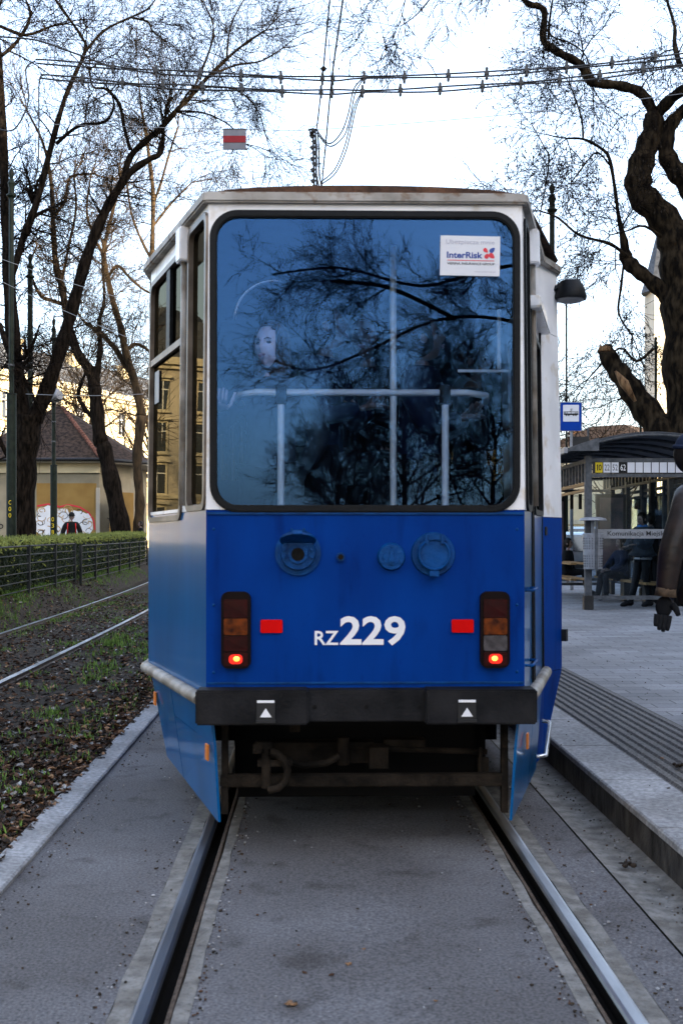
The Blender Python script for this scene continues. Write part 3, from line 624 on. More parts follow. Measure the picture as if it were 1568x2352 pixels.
for a in (90, 210, 330): B.cyl((cx + .05 * math.cos(R(a)), -.035, cz + .05 * math.sin(R(a))), (cx + .05 * math.cos(R(a)), -.02, cz + .05 * math.sin(R(a))), .006, 8)
B.build('small_socket', blue_lt, tram, smooth='auto')
B = MB(); cx, cz = .311, 1.384
disc(B, cx, cz, .103, -.018, 0, r1=.098); disc(B, cx, cz, .076, -.055, -.015, r1=.073); B.tube([(cx + .069 * math.cos(R(a)), -.057, cz + .069 * math.sin(R(a))) for a in range(0, 361, 15)], .006, 6)
B.box((cx, -.05, cz - .088), (.042, .03, .026)); B.box((cx, -.05, cz + .078), (.055, .03, .02))
for dx in (-.036, .036): B.box((cx + dx, -.055, cz + .07), (.014, .03, .042))
for a in (45, 135, 225, 315): B.cyl((cx + .09 * math.cos(R(a)), -.024, cz + .09 * math.sin(R(a))), (cx + .09 * math.cos(R(a)), -.01, cz + .09 * math.sin(R(a))), .008, 8)
B.build('large_socket', blue_lt, tram, smooth='auto')
# lettering
B = MB(); f = lambda x, z: (x, -.0035, z)
put_text(B, 'RZ', -.236, -.126, .965, 1.030, f, off=.016)
put_text(B, '229', -.119, .183, .962, 1.098, f, off=.026)
B.build('fleet_number', letter_w, tram)
# window sticker
rot = Matrix.Translation((.482, 0, 2.764)) @ Matrix.Rotation(R(.9), 4, 'Y')
B = MB(); B.box((0, -.0025, 0), (.276, .002, .184), 0, rot); st = B.build('sticker', sticker_m, tram)
def sf(x, z): return tuple(rot @ Vector((x, -.0045, z)))
B = MB()
put_text(B, 'Ubezpiecza mnie', -.112, .112, .048, .074, sf, 0)
put_text(B, 'InterRisk', -.108, .058, -.012, .018, sf, 1, .03)
B.add([sf(-.106, -.020), sf(.112, -.020), sf(.112, -.0235), sf(-.106, -.0235)], [(0, 1, 2, 3)], 2)
put_text(B, 'VIENNA INSURANCE GROUP', -.106, .114, -.042, -.031, sf, 3, .012)
put_text(B, 'www.interrisk.pl', .02, .116, -.078, -.069, sf, 0)
def petal(cx, cz, a, b, an, mi):
    vs_ = []
    for k in range(16):
        t = 2 * math.pi * k / 16; x = a * math.cos(t); z = b * math.sin(t) * (1 - .35 * math.cos(t)); x, z = x * math.cos(an) - z * math.sin(an), x * math.sin(an) + z * math.cos(an); vs_.append(sf(cx + x, cz + z))
    B.add(vs_, [tuple(range(16))], mi)
for cx, cz, a, b, an, mi in ((.072, .026, .013, .009, R(-45), 2), (.102, .028, .015, .010, R(45), 1), (.077, .000, .013, .010, R(65), 2), (.100, .001, .016, .011, R(-40), 2)): petal(cx, cz, a, b, an, mi)
B.build('sticker_print', [letter_g, letter_b, letter_r, letter_k], st)
# interior: rails, posts, seats
B = MB(); zr = 2.162
B.tube([(-.60, .75, zr - .02), (-.625, .45, zr - .01), (-.60, .30, zr - .005), (-.52, .24, zr), (0, .24, zr), (.5, .24, zr), (.60, .30, zr - .006), (.62, .45, zr - .02)], .016, 12); B.build('handrail', rail_cream, tram, smooth=True)
for xx in (-.398, .392):
    B = MB(); B.cyl((xx, .22, 1.30), (xx, .22, 2.10), .017, 12); B.build('rail_post', rail_cream, tram, smooth='auto')
    B = MB(); B.box((xx, .24, 2.15), (.052, .05, .10)); B.build('rail_bracket', rubber, tram, bevel=.006)
B = MB(); B.cyl((.17, .65, .85), (.17, .65, 2.98), .017, 12); B.build('grab_pole', rail_cream, tram, smooth='auto')
B = MB(); B.tube([(-.64 + .2 * (1 - math.cos(R(a))), .5, 2.56 + .2 * math.sin(R(a))) for a in range(0, 100, 9)], .009, 8); B.build('grab_loop', chrome, tram, smooth=True)
for yy in (2.2, 3.1, 4.0, 4.9, 5.8):
    for sg in (-1, 1):
        B = MB(); B.box((sg * .8, yy, 1.27), (.42, .42, .05)); B.box((sg * .8, yy + .2, 1.55), (.42, .05, .6)); B.box((sg * .8, yy, 1.05), (.1, .1, .4)); B.build('seat', seat_m, tram, bevel=.02)
B = MB(); B.box((.62, .52, 2.31), (.26, .01, .012)); B.cyl((.70, .52, 2.32), (.70, .52, 2.62), .01, 8); B.build('grab_pole', rail_cream, tram)

# ------------------------------------------------------------------ trees
class Tree(MB):
    pass
def smooth_poly(pts, k=3):
    """Catmull-Rom through (Vector, radius)"""
    out = []; n = len(pts)
    for i in range(n - 1):
        p0 = pts[max(0, i - 1)]; p1 = pts[i]; p2 = pts[i + 1]; p3 = pts[min(n - 1, i + 2)]
        for j in range(k):
            t = j / k; t2 = t * t; t3 = t2 * t
            v = .5 * ((2 * p1[0]) + (-p0[0] + p2[0]) * t + (2 * p0[0] - 5 * p1[0] + 4 * p2[0] - p3[0]) * t2 + (-p0[0] + 3 * p1[0] - 3 * p2[0] + p3[0]) * t3)
            out.append((v, p1[1] + (p2[1] - p1[1]) * t))
    out.append(pts[-1]); return out
def grow(mb, p, d, L, r, lvl, rg, st, tips=None):
    """one branch and its children; st: droop, wig, split, rmin"""
    nseg = 5 if lvl > 0 else 4; pts = [p.copy()]; rs = [r]; q = p.copy(); dd = d.copy(); nodes = []
    for i in range(nseg):
        dd = (dd + Vector((rg.gauss(0, st['wig']), rg.gauss(0, st['wig']), rg.gauss(0, st['wig']) + st['up'] * (1 if lvl else 1)))).normalized()
        q = q + dd * (L / nseg); pts.append(q.copy()); rr_ = max(st['rmin'], r * (1 - .78 * (i + 1) / nseg)); rs.append(rr_); nodes.append((q.copy(), dd.copy(), rr_, (i + 1) / nseg))
    mb.tube(pts, rs, 5 if r > .03 else (4 if r > .012 else 3), cap=False)
    if tips is not None and lvl == 0: tips.append((q.copy(), dd.copy()))
    if lvl > 0:
        for (q, dd, r_, t) in nodes:
            for _ in range(st['kids'] if t < .99 else 2):
                if rg.random() < .12: continue
                ax = Vector((rg.gauss(0, 1), rg.gauss(0, 1), rg.gauss(0, 1))); ax = (ax - dd * ax.dot(dd)).normalized()
                nd = (dd * .75 + ax * rg.uniform(.45, 1.0)).normalized()
                grow(mb, q, nd, L * rg.uniform(.38, .66), max(st['rmin'], r_ * .62), lvl - 1, rg, st, tips)
def limb_tree(name, label, d, limbs, barkm, st, seed_, base_z, trunk_ix=(0,), tipm=None, twigm=None, group=None, depth_sp=1.2):
    """limbs: list of [(u, v, width px), ...] seen in the photograph, given real depth and thickness"""
    rg = random.Random(seed_); T = MB(); C = MB(); tips = [] if tipm else None
    b = limbs[0][0]; bp = at(b[0], b[1], d); root = thing(name, label, 'tree', (bp.x, d, base_z), 0, group)
    for li, lm in enumerate(limbs):
        pts = []; dz = 0 if li in trunk_ix else rg.uniform(-depth_sp, depth_sp); n = len(lm)
        for i, (u, v, w_) in enumerate(lm):
            dd = d + dz * (i / max(1, n - 1)); q = at(u, v, dd); pts.append((q, w_ / 2 / FP * dd))
        if li == 0: pts = [(Vector((pts[0][0].x, pts[0][0].y, base_z - .1)), pts[0][1] * 1.15)] + pts
        sp = smooth_poly(pts, 4)
        rs = [r * (1 + .10 * math.sin(i * 1.7 + li)) for i, (_, r) in enumerate(sp)]
        T.tube([q for q, _ in sp], rs, 12 if rs[0] > .1 else 7)
        if li == 0 and not st.get('trunk_twigs'): continue
        Ln = sum((sp[i + 1][0] - sp[i][0]).length for i in range(len(sp) - 1))
        m_ = max(3, int(Ln * st['dens'])) if li not in st.get('stubs', ()) else 3
        for k in range(m_):
            t = rg.uniform(.12 if li else .5, 1) ; i = min(len(sp) - 2, int(t * (len(sp) - 1))); q, r = sp[i]; tg = (sp[i + 1][0] - q).normalized()
            ax = Vector((rg.gauss(0, 1), rg.gauss(0, .9), rg.gauss(0, 1))); ax = (ax - tg * ax.dot(tg)).normalized()
            nd = (tg * rg.uniform(.2, .8) + ax).normalized()
            grow(C, q, nd, st['len'] * rg.uniform(.5, 1.15) * (1.15 - .4 * t), min(r * .5, st['r']) * rg.uniform(.6, 1), st['lvl'], rg, st, tips)
        if li in st.get('stubs', ()): continue
        q, r = sp[-1]; tg = (q - sp[-2][0]).normalized()
        for k in range(3): grow(C, q, (tg + Vector((rg.gauss(0, .35), rg.gauss(0, .35), rg.gauss(0, .35)))).normalized(), st['len'] * .9, r * .8, st['lvl'], rg, st, tips)
    T.build('trunk', barkm, root, smooth=True, world=True, fix=False); C.build('crown', twigm or barkm, root, world=True, fix=False)
    if tips:
        S = MB()
        for q, dd in tips:
            for _ in range(rg.choice((0, 0, 1, 1))):
                s = rg.uniform(.025, .055) * d / 29; a = rg.uniform(0, 6.28); q2 = q + Vector((rg.gauss(0, .012), rg.gauss(0, .012), rg.gauss(0, .012)))
                c_, s_ = math.cos(a) * s * .4, math.sin(a) * s * .4
                S.add([q2 + Vector((c_, s_, 0)), q2 + Vector((-c_, -s_, 0)), q2 + Vector((-s_ * .4, c_ * .4, -s)), q2 + Vector((0, 0, s * .8))], [(0, 1, 2), (0, 3, 1), (2, 1, 3), (0, 2, 3)])
        tag(S.build('seed_pods', tipm, root, world=True, fix=False), kind='stuff')
    return root
stL = dict(wig=.16, up=.015, kids=2, rmin=.0048, dens=2.7, len=1.9, r=.035, lvl=2)
limb_tree('bare_tree', 'large dark bare tree forking low behind the hedge at the far left', 31, [
    [(50, 1237, 62), (52, 1100, 60), (62, 1010, 58), (68, 955, 60)],
    [(78, 965, 40), (110, 890, 34), (145, 784, 30), (172, 690, 27), (200, 590, 25), (235, 500, 23), (265, 445, 20), (300, 395, 17), (345, 365, 13), (370, 350, 11), (376, 300, 8)],
    [(282, 420, 14), (300, 360, 15), (340, 320, 14), (370, 295, 13), (405, 255, 12), (440, 220, 10), (480, 175, 9), (550, 110, 6), (610, 70, 4)],
    [(56, 970, 42), (38, 850, 34), (25, 700, 30), (18, 560, 26), (10, 400, 22), (2, 200, 17), (-15, 0, 12)],
    [(58, 540, 18), (90, 450, 15), (115, 350, 14), (150, 225, 11), (195, 120, 8), (188, 85, 7), (150, 30, 6), (110, -30, 4)],
    [(28, 640, 14), (60, 525, 16), (58, 540, 16), (75, 500, 14)],
    [(130, 330, 8), (180, 290, 8), (240, 280, 7), (262, 245, 5), (255, 210, 4)],
    [(300, 345, 8), (285, 290, 8), (275, 240, 8), (245, 205, 7), (215, 200, 5), (205, 160, 4)],
    [(195, 120, 7), (240, 70, 6), (300, 40, 5), (340, 20, 4), (370, -20, 3)],
    [(405, 255, 6), (440, 205, 5), (470, 200, 5), (540, 205, 4), (590, 250, 3), (610, 310, 3)],
    [(440, 215, 6), (480, 120, 5), (490, 60, 4), (470, 10, 3)],
    [(480, 175, 6), (540, 150, 5), (600, 140, 4), (650, 110, 3)], [(520, 140, 5), (530, 60, 4), (560, 0, 3)], [(405, 255, 5), (470, 260, 4), (530, 290, 3), (560, 330, 3)],
    [(0, 745, 12), (15, 790, 14), (30, 830, 18)],
    [(40, 1060, 16), (15, 1040, 12), (-5, 1000, 9), (-30, 960, 6)],
    [(2, 130, 9), (40, 95, 8), (70, 40, 7), (60, 0, 5)],
    [(0, 60, 8), (60, 80, 7), (120, 60, 5), (150, 55, 4)],
    [(300, 40, 5), (340, 50, 5), (350, 70, 4), (375, 90, 3)]], bark, stL, 11, .4)
stM = dict(wig=.17, up=.02, kids=2, rmin=.0065, dens=1.8, len=2.3, r=.035, lvl=2)
limb_tree('bare_tree', 'leaning bare tree with a thick dark trunk in front of the ochre pavilion', 48.3, [
    [(278, 1217, 44), (258, 1111, 38), (240, 1030, 34), (231, 1010, 33), (222, 932, 30), (218, 890, 30)],
    [(218, 890, 28), (206, 850, 24), (184, 820, 22), (166, 775, 20), (150, 700, 17), (141, 653, 16), (128, 600, 14), (122, 500, 11), (118, 420, 9), (100, 330, 6), (60, 250, 4)],
    [(221, 880, 18), (226, 840, 14), (231, 798, 13), (228, 740, 10), (240, 690, 7), (235, 600, 5)],
    [(225, 960, 18), (205, 950, 12), (190, 930, 10), (180, 905, 9), (195, 860, 7), (200, 840, 5)],
    [(150, 700, 10), (120, 690, 9), (95, 680, 8), (75, 640, 6), (70, 600, 4)],
    [(122, 500, 8), (150, 460, 7), (160, 410, 6), (190, 400, 5), (220, 400, 4)],
    [(141, 653, 8), (160, 560, 6), (175, 480, 5), (170, 400, 4)]], bark, stM, 12, .45, twigm=bark_warm)
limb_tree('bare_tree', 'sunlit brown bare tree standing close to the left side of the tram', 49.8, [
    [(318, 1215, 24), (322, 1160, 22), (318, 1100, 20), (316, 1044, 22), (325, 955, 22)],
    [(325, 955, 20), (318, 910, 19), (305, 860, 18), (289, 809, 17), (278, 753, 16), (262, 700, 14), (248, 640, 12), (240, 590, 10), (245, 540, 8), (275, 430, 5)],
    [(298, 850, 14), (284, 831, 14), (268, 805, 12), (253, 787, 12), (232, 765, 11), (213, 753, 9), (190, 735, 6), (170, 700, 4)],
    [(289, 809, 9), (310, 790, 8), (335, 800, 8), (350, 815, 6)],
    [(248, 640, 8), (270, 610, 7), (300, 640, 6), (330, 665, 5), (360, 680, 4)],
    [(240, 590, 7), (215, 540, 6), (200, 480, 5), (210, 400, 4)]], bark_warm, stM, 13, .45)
stF = dict(wig=.15, up=.03, kids=2, rmin=.008, dens=1.3, len=2.8, r=.04, lvl=2)
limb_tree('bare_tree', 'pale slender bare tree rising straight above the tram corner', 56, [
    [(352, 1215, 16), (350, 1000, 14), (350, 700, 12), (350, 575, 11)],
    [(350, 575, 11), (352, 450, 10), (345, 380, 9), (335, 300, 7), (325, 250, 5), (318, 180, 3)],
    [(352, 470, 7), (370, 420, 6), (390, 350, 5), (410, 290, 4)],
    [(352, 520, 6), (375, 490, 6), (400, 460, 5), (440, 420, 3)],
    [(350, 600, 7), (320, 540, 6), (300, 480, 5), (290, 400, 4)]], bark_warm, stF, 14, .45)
stR = dict(stubs=(4,), wig=.20, up=-.04, kids=2, rmin=.0066, dens=1.0, len=1.8, r=.025, lvl=2)
limb_tree('plane_tree', 'gnarled old plane tree with a broken stub and hanging seed pods behind the shelter', 31, [
    [(1590, 1050, 120), (1585, 850, 120), (1575, 700, 110), (1560, 600, 90), (1545, 540, 78), (1512, 490, 66), (1470, 445, 62), (1466, 400, 60), (1480, 350, 54), (1498, 300, 48), (1500, 262, 44)],
    [(1500, 262, 26), (1486, 232, 24), (1465, 210, 22), (1424, 197, 21), (1380, 192, 20), (1354, 185, 22), (1340, 160, 20), (1325, 143, 19), (1290, 125, 18), (1262, 108, 17), (1246, 88, 16), (1250, 30, 15), (1235, 14, 14), (1215, 10, 14), (1195, -8, 10)],
    [(1505, 265, 30), (1535, 232, 26), (1568, 205, 22), (1610, 170, 18), (1650, 100, 12)],
    [(1610, 470, 60), (1575, 420, 48), (1545, 385, 44), (1528, 345, 38), (1535, 295, 34), (1560, 262, 28), (1600, 230, 22)],
    [(1530, 1010, 74), (1500, 965, 66), (1462, 915, 58), (1430, 868, 48), (1405, 835, 42), (1387, 800, 36)],
    [(1540, 690, 40), (1515, 665, 36), (1480, 635, 30), (1452, 612, 34), (1436, 590, 30), (1432, 555, 18), (1420, 500, 9), (1412, 440, 8), (1400, 370, 8), (1385, 345, 7), (1340, 320, 6), (1300, 318, 4)],
    [(1338, 316, 5), (1336, 280, 5), (1325, 240, 4), (1310, 200, 3)],
    [(1440, 590, 9), (1400, 560, 8), (1330, 540, 6), (1280, 500, 5), (1240, 485, 3)],
    [(1432, 600, 6), (1425, 660, 6), (1420, 720, 5), (1450, 770, 4)],
    [(1560, 150, 14), (1548, 100, 11), (1548, 60, 8), (1530, 0, 6)],
    [(1258, 90, 6), (1262, 40, 5), (1268, 0, 4)],
    [(1248, 60, 4), (1270, 85, 4), (1310, 100, 4), (1345, 130, 3), (1360, 200, 3)],
    [(1470, 210, 4), (1485, 180, 3), (1510, 160, 2)],
    [(1400, 380, 4), (1370, 350, 4), (1340, 380, 3), (1310, 420, 3)],
    [(1240, 490, 3), (1260, 370, 4), (1250, 340, 3), (1220, 285, 2)],
    [(1500, 800, 8), (1460, 830, 6), (1420, 800, 5), (1350, 870, 3)],
    [(1540, 560, 7), (1480, 520, 6), (1440, 530, 4), (1400, 540, 3)]], bark_plane, stR, 21, .4, tipm=seed, twigm=bark, depth_sp=1.6)
B = MB(); q = at(1387, 800, 31); 
for k in range(9):
    a = k * 2.4; B.tube([q + Vector((.10 * math.cos(a), .1 * math.sin(a), -.08)), q + Vector((.11 * math.cos(a), .11 * math.sin(a), .02)), q + Vector((.09 * math.cos(a) - .04, .09 * math.sin(a), .08 + .05 * math.sin(k * 5)))], [.07, .05, .008], 6)
pt = [o_ for o_ in col.objects if o_.name.startswith('plane_tree')][0]; B.build('broken_end', wood_raw, pt, world=True, smooth=True); B = MB(); B.tube([at(1412, 852, 30.62), at(1432, 880, 30.58), at(1458, 922, 30.62)], [.03, .13, .04], 6)
pt = [o_ for o_ in col.objects if o_.name.startswith('plane_tree')][0]; B.build('torn_bark', wood_raw, pt, world=True, smooth=True)
# canopy twigs that reach into the sky from a tree above the frame, right of the wires
limb_tree('plane_tree', 'high hanging twigs with pods reaching in from above the wires', 16, [
    [(1900, 1255, 120), (1890, 400, 100), (1800, -200, 80)],
    [(1800, -200, 40), (1500, -260, 26), (1250, -240, 16), (1050, -160, 9), (960, -60, 5), (930, 0, 3)],
    [(1250, -240, 10), (1100, -120, 7), (1010, -30, 4), (960, 30, 3), (920, 60, 2)],
    [(1050, -160, 6), (940, -80, 4), (860, 10, 2)]], bark_plane, dict(wig=.2, up=-.05, kids=1, rmin=.0042, dens=1.2, len=.8, r=.008, lvl=2), 23, ZP, tipm=seed, twigm=bark, depth_sp=.5)
# trees farther off
def auto_tree(x, y, z0, h, sd, label, barkm=bark, lean=(0, 0), lvl=3, spread=1.0, r=.22, kids_=2, name='bare_tree', group=None, rmin=.012):
    rg = random.Random(sd); root = thing(name, label, 'tree', (x, y, z0), 0, group); T = MB(); C = MB()
    st = dict(wig=.14, up=.05, kids=kids_, rmin=rmin)
    pts = []; p = Vector((x, y, z0 - .1)); dd = Vector((lean[0], lean[1], 1)).normalized(); n = 7
    for i in range(n + 1):
        pts.append((p.copy(), r * (1 - .75 * i / n) + .02)); dd = (dd + Vector((rg.gauss(0, .07), rg.gauss(0, .07), 0))).normalized(); p = p + dd * (h * .62 / n)
    T.tube([q for q, _ in pts], [q for _, q in pts], 10)
    for i in range(2, n + 1):
        q, rq = pts[i]
        for k in range(3 if i > 2 else 2):
            a = rg.uniform(0, 6.28); nd = Vector((math.cos(a) * spread, math.sin(a) * spread, rg.uniform(.5, 1.1))).normalized()
            grow(C, q, nd, h * rg.uniform(.28, .42) * (1.1 - .35 * i / n), rq * .6, lvl, rg, st)
    T.build('trunk', barkm, root, smooth=True, world=True, fix=False); C.build('crown', barkm, root, world=True, fix=False); return root
auto_tree(-3.0, 62, .4, 21, 31, 'distant bare tree whose top shows over the left half of the tram roof', lvl=2)
auto_tree(6.5, 60, .3, 20.5, 32, 'distant bare tree whose top shows over the right half of the tram roof', lvl=2)
auto_tree(17.5, 72, .5, 12.5, 33, 'small bare tree against the far roofs between stop sign and plane trunk', lvl=1, r=.12, rmin=.014)
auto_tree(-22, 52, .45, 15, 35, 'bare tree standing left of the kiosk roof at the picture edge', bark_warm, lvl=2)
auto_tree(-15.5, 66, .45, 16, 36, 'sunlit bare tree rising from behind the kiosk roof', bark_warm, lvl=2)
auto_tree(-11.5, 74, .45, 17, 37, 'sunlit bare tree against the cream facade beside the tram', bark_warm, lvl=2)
# trees behind the viewer, which the rear window mirrors
limb_behind = [
    (3.4, -26, .2, 8.6, 42, 'dense bare tree behind the viewer mirrored low in the tram window'),
    (6.6, -30, .2, 9.4, 43, 'second dense bare tree behind the viewer near the platform'),
    (1.6, -34, .2, 7.0, 44, 'small dense bare tree behind the viewer beside the tracks')]
for i_, (x, y, z, h, sd, lb) in enumerate(limb_behind):
    auto_tree(x, y, z, h, sd, lb, lvl=3, spread=1.1, r=.10, rmin=.005)
rg = random.Random(5); C = MB(); st = dict(wig=.12, up=.01, kids=2, rmin=.01)
root = thing('plane_tree', 'bare tree behind the viewer whose long low limbs cross the tracks', 'tree', (6.2, -9, ZP)); T = MB()
T.tube([(6.2, -9, 0), (6.1, -9, 3), (6.0, -9.1, 6), (6.2, -9, 9)], [.36, .3, .26, .16], 12)
for pts in ([(6.0, -9, 4.1), (4.6, -9, 4.9), (3.3, -9.1, 5.3), (2.2, -9.1, 5.25), (1.0, -9.1, 4.7), (.1, -9.2, 4.4), (-.7, -9.2, 4.6)],
            [(6.0, -9, 5.4), (4.6, -9.3, 6.3), (3.2, -9.3, 6.2), (2, -9.3, 5.9), (.6, -9.3, 6.2), (-.6, -9.4, 6.1)], [(2.6, -9.1, 5.28), (1.4, -9, 5.8), (.4, -9, 5.9)]):
    sp = smooth_poly([(Vector(p), .042 - .005 * i) for i, p in enumerate(pts)], 4); T.tube([q for q, _ in sp], [r for _, r in sp], 8)
    for k in range(int(14 * len(pts) / 3)):
        i = rg.randrange(4, len(sp) - 1); q, r = sp[i]; tg = (sp[i + 1][0] - q).normalized(); ax = Vector((rg.gauss(0, .5), rg.gauss(0, 1), rg.gauss(0, 1))).normalized()
        grow(C, q, (tg * .8 + ax * .8).normalized(), rg.uniform(.6, 1.2), .012, 2, rg, dict(wig=.15, up=0, kids=2, rmin=.003))
T.build('trunk', bark, root, smooth=True, world=True, fix=False); C.build('crown', bark, root, world=True, fix=False)

# ------------------------------------------------------------------ hedge and fences
def hedge(y0, y1, o0, o1, z0, z1, label):
    root = thing('hedge', label, 'hedge', (tc(y0) + (o0 + o1) / 2, y0, .2)); A = MB(); K = MB()
    def top(y): return z0 + (z1 - z0) * (y - y0) / (y1 - y0)
    ys = np.arange(y0, y1, 1.0)
    for y in ys:
        a, b = tc(y), tc(y + 1)
        K.add([(a + o0 + .12, y, 0), (a + o1 - .12, y, 0), (a + o1 - .12, y, top(y) - .06), (a + o0 + .12, y, top(y) - .06), (b + o0 + .12, y + 1, 0), (b + o1 - .12, y + 1, 0), (b + o1 - .12, y + 1, top(y + 1) - .06), (b + o0 + .12, y + 1, top(y + 1) - .06)],
              [(0, 1, 2, 3), (1, 5, 6, 2), (3, 2, 6, 7), (0, 3, 7, 4), (4, 7, 6, 5)])
    N_ = int((y1 - y0) * 1100)
    for _ in range(N_):
        r = rng.random(); y = y0 + (y1 - y0) * rng.random() ** 1.25; k = rng.random()
        if k < .48: o = o1 - .1 + rng.gauss(0, .05); z = rng.uniform(.25, top(y))
        elif k < .92: o = rng.uniform(o0, o1); z = top(y) - .03 + rng.gauss(0, .03)
        else: o = rng.uniform(o0, o1); y = y0 + rng.gauss(.05, .05); z = rng.uniform(.25, top(y))
        s = rng.uniform(.022, .05); p = Vector((tc(y) + o, y, z)); u_ = Vector((rng.gauss(0, 1), rng.gauss(0, 1), rng.gauss(0, 1))).normalized(); v_ = u_.orthogonal().normalized()
        A.add([p - u_ * s, p + v_ * s * .5, p + u_ * s, p - v_ * s * .5], [(0, 1, 2, 3)], 1 if (z > top(y) - .14 and rng.random() < .85) or rng.random() < .10 else 0)  # lighter leaves on top, darker in front: light from above painted in
    for _ in range(int((y1 - y0) * 90)):
        y = rng.uniform(y0, y1); o = rng.uniform(o0, o1); z = top(y); q = Vector((tc(y) + o, y, z - .05)); A.tube([q, q + Vector((rng.gauss(0, .03), rng.gauss(0, .03), rng.uniform(.08, .18)))], [.012, .003], 3, 1)
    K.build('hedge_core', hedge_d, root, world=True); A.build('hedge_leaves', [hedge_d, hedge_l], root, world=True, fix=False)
hedge(13, 47.5, -6.75, -5.65, 1.30, 1.72, 'clipped green hedge running behind the low fence on the left')
def fence(ys, off, label):
    root = thing('garden_fence', label, 'fence', (tc(ys[0]) + off, ys[0], bank(off, ys[0])), 0, 'low metal fences along the hedge')
    for y in ys:
        B = MB(); x = tc(y) + off; z = bank(off, y); B.box((x, y, z + .46), (.06, .06, .98)); B.build('post', fence_m, root, world=True, bevel=.006)
    for k in range(6):
        B = MB()
        for a, b in zip(ys[:-1], ys[1:]):
            z0, z1 = bank(off, a), bank(off, b); h = .09 + k * .168
            B.tube([(tc(a) + off, a, z0 + h), (tc(b) + off, b, z1 + h)], .011 if k < 5 else .016, 6)
        B.build('bar', fence_m, root, world=True)
fence([14.6, 17.0, 19.4, 21.9, 24.5, 26.9], -5.50, 'dark metal fence run nearest the viewer at the left picture edge')
fence([27.3, 29.6, 32, 34.7, 37.6, 41, 44.5], -5.42, 'dark metal fence run farther off beside the tram flank')

# ------------------------------------------------------------------ posts
def post(u, d, z0, secs, label, name='tram_pole', finial=None, marks=None, bands=(), cat='pole', group='dark green poles'):
    """secs: (z top, diameter) from bottom"""
    x = (u - 784) / FP * d; root = thing(name, label, cat, (x, d, z0), 0, group); z = z0; 
    B = MB(); pts = []
    for zt, dia in secs:
        pts += [((x, d, z), dia / 2), ((x, d, zt - .03), dia / 2 * .97)]; z = zt
        pts += [((x, d, zt - .02), dia / 2 * 1.08), ((x, d, zt), dia / 2 * 1.0)]
    B.tube([p for p, _ in pts], [r for _, r in pts], 18); B.build('shaft', pole_g, root, smooth='auto', world=True)
    if finial:
        h, r = finial; F = MB(); q = [(0, r), (.06, r * 1.9), (.10, r * 1.9), (.14, r * 1.1), (.30, r * 1.0), (.42, r * 1.5), (.5, r * 1.0), (.56, r * .6), (.70, r * 1.1), (.78, r * .9), (.86, r * .2)]
        F.tube([(x, d, z + a * h) for a, _ in q], [b for _, b in q], 14); F.build('finial', pole_g, root, smooth='auto', world=True)
    for zb in bands:
        F = MB(); F.cyl((x, d, zb), (x, d, zb + .05), secs[-1][1] / 2 * 1.15, 16); F.build('band', grey_metal, root, world=True)
    if marks:
        txt, zc, h = marks; F = MB(); r = secs[0][1] / 2
        for i, ch in enumerate(txt): put_text(F, ch, x - h * .3, x + h * .3, zc - i * h * 1.5, zc - i * h * 1.5 + h, lambda a, b: (a, d - r - .006, b))
        F.build('pole_mark', letter_y, root, world=True)
    return root, x
post(27, 29, .4, [(5.2, .26), (10.2, .13)], 'thick dark pole at the left edge beside the forked tree, marked C00', finial=(.9, .065), marks=('C00', 2.35, .11), bands=(5.9,))
post(70, 34.5, .42, [(4.2, .30), (9.4, .17)], 'tall dark pole partly hidden behind the forked trunk', finial=(.9, .07), bands=(5.0, 6.6, 6.8))
pr_, px_ = post(124, 40, .45, [(4.1, .245), (8.5, .14)], 'dark pole with a round grey loudspeaker, in front of the graffiti wall', finial=(.9, .06), marks=('038', 2.1, .15), bands=(4.9, 5.6))
F = MB(); F.tube([(px_, 39.8, 6.5), (px_ + .18, 39.6, 6.5), (px_ + .34, 39.5, 6.5)], [.2, .26, .16], 14); F.tube([(px_ - .12, 39.7, 6.35), (px_ - .02, 39.6, 6.35)], [.12, .08], 10); F.build('loudspeaker', grey_light, pr_, smooth='auto', world=True)
post(1267, 31, ZP, [(4.5, .24), (10.4, .145)], 'dark ornate pole rising right behind the tram roof corner', finial=(.95, .075), bands=(9.0, 7.9, 7.0))
post(1300, 42, ZP, [(4, .12), (10.3, .07)], 'thin grey pole above the blue tram stop sign', cat='pole')
post(1470, 46, .4, [(3, .14), (6.1, .10)], 'thin dark pole between the stop sign and the plane tree', finial=(.5, .05))
post(1505, 46, .4, [(3, .16), (9.2, .11)], 'dark pole just left of the plane tree trunk', finial=(.6, .06))

# ------------------------------------------------------------------ overhead wires
def span(name, label, pts, d, r, m=cable, group='overhead wires', twin=None, clamps=None, cat='cable', ds=None):
    P = []
    for i, (u, v) in enumerate(pts): P.append((at(u, v, d if ds is None else ds[i]), r))
    sp = [q for q, _ in smooth_poly(P, 6)]
    root = thing(name, label, cat, tuple(sp[0]), 0, group)
    if twin:
        A = MB(); n = len(sp)
        A.tube([q + Vector((0, 0, .5 * twin * (1 + .5 * math.sin(i * .55)))) for i, q in enumerate(sp)], r, 6); A.build('strand', m, root, world=True, smooth=True)
        A = MB(); A.tube([q - Vector((0, 0, .5 * twin * (1 + .5 * math.sin(i * .55 + .6)))) for i, q in enumerate(sp)], r, 6); A.build('strand', m, root, world=True, smooth=True)
    else:
        A = MB(); A.tube(sp, r, 6); A.build('strand', m, root, world=True, smooth=True)
    for (u, v) in clamps or []:
        q = at(u, v, d); A = MB(); A.box(q, (.024, .05, .105)); A.cyl(q + Vector((0, 0, -.065)), q + Vector((0, 0, .065)), .009, 8); A.box(q + Vector((0, 0, .0)), (.045, .06, .03)); A.build('clamp', cable, root, world=True)
    return root
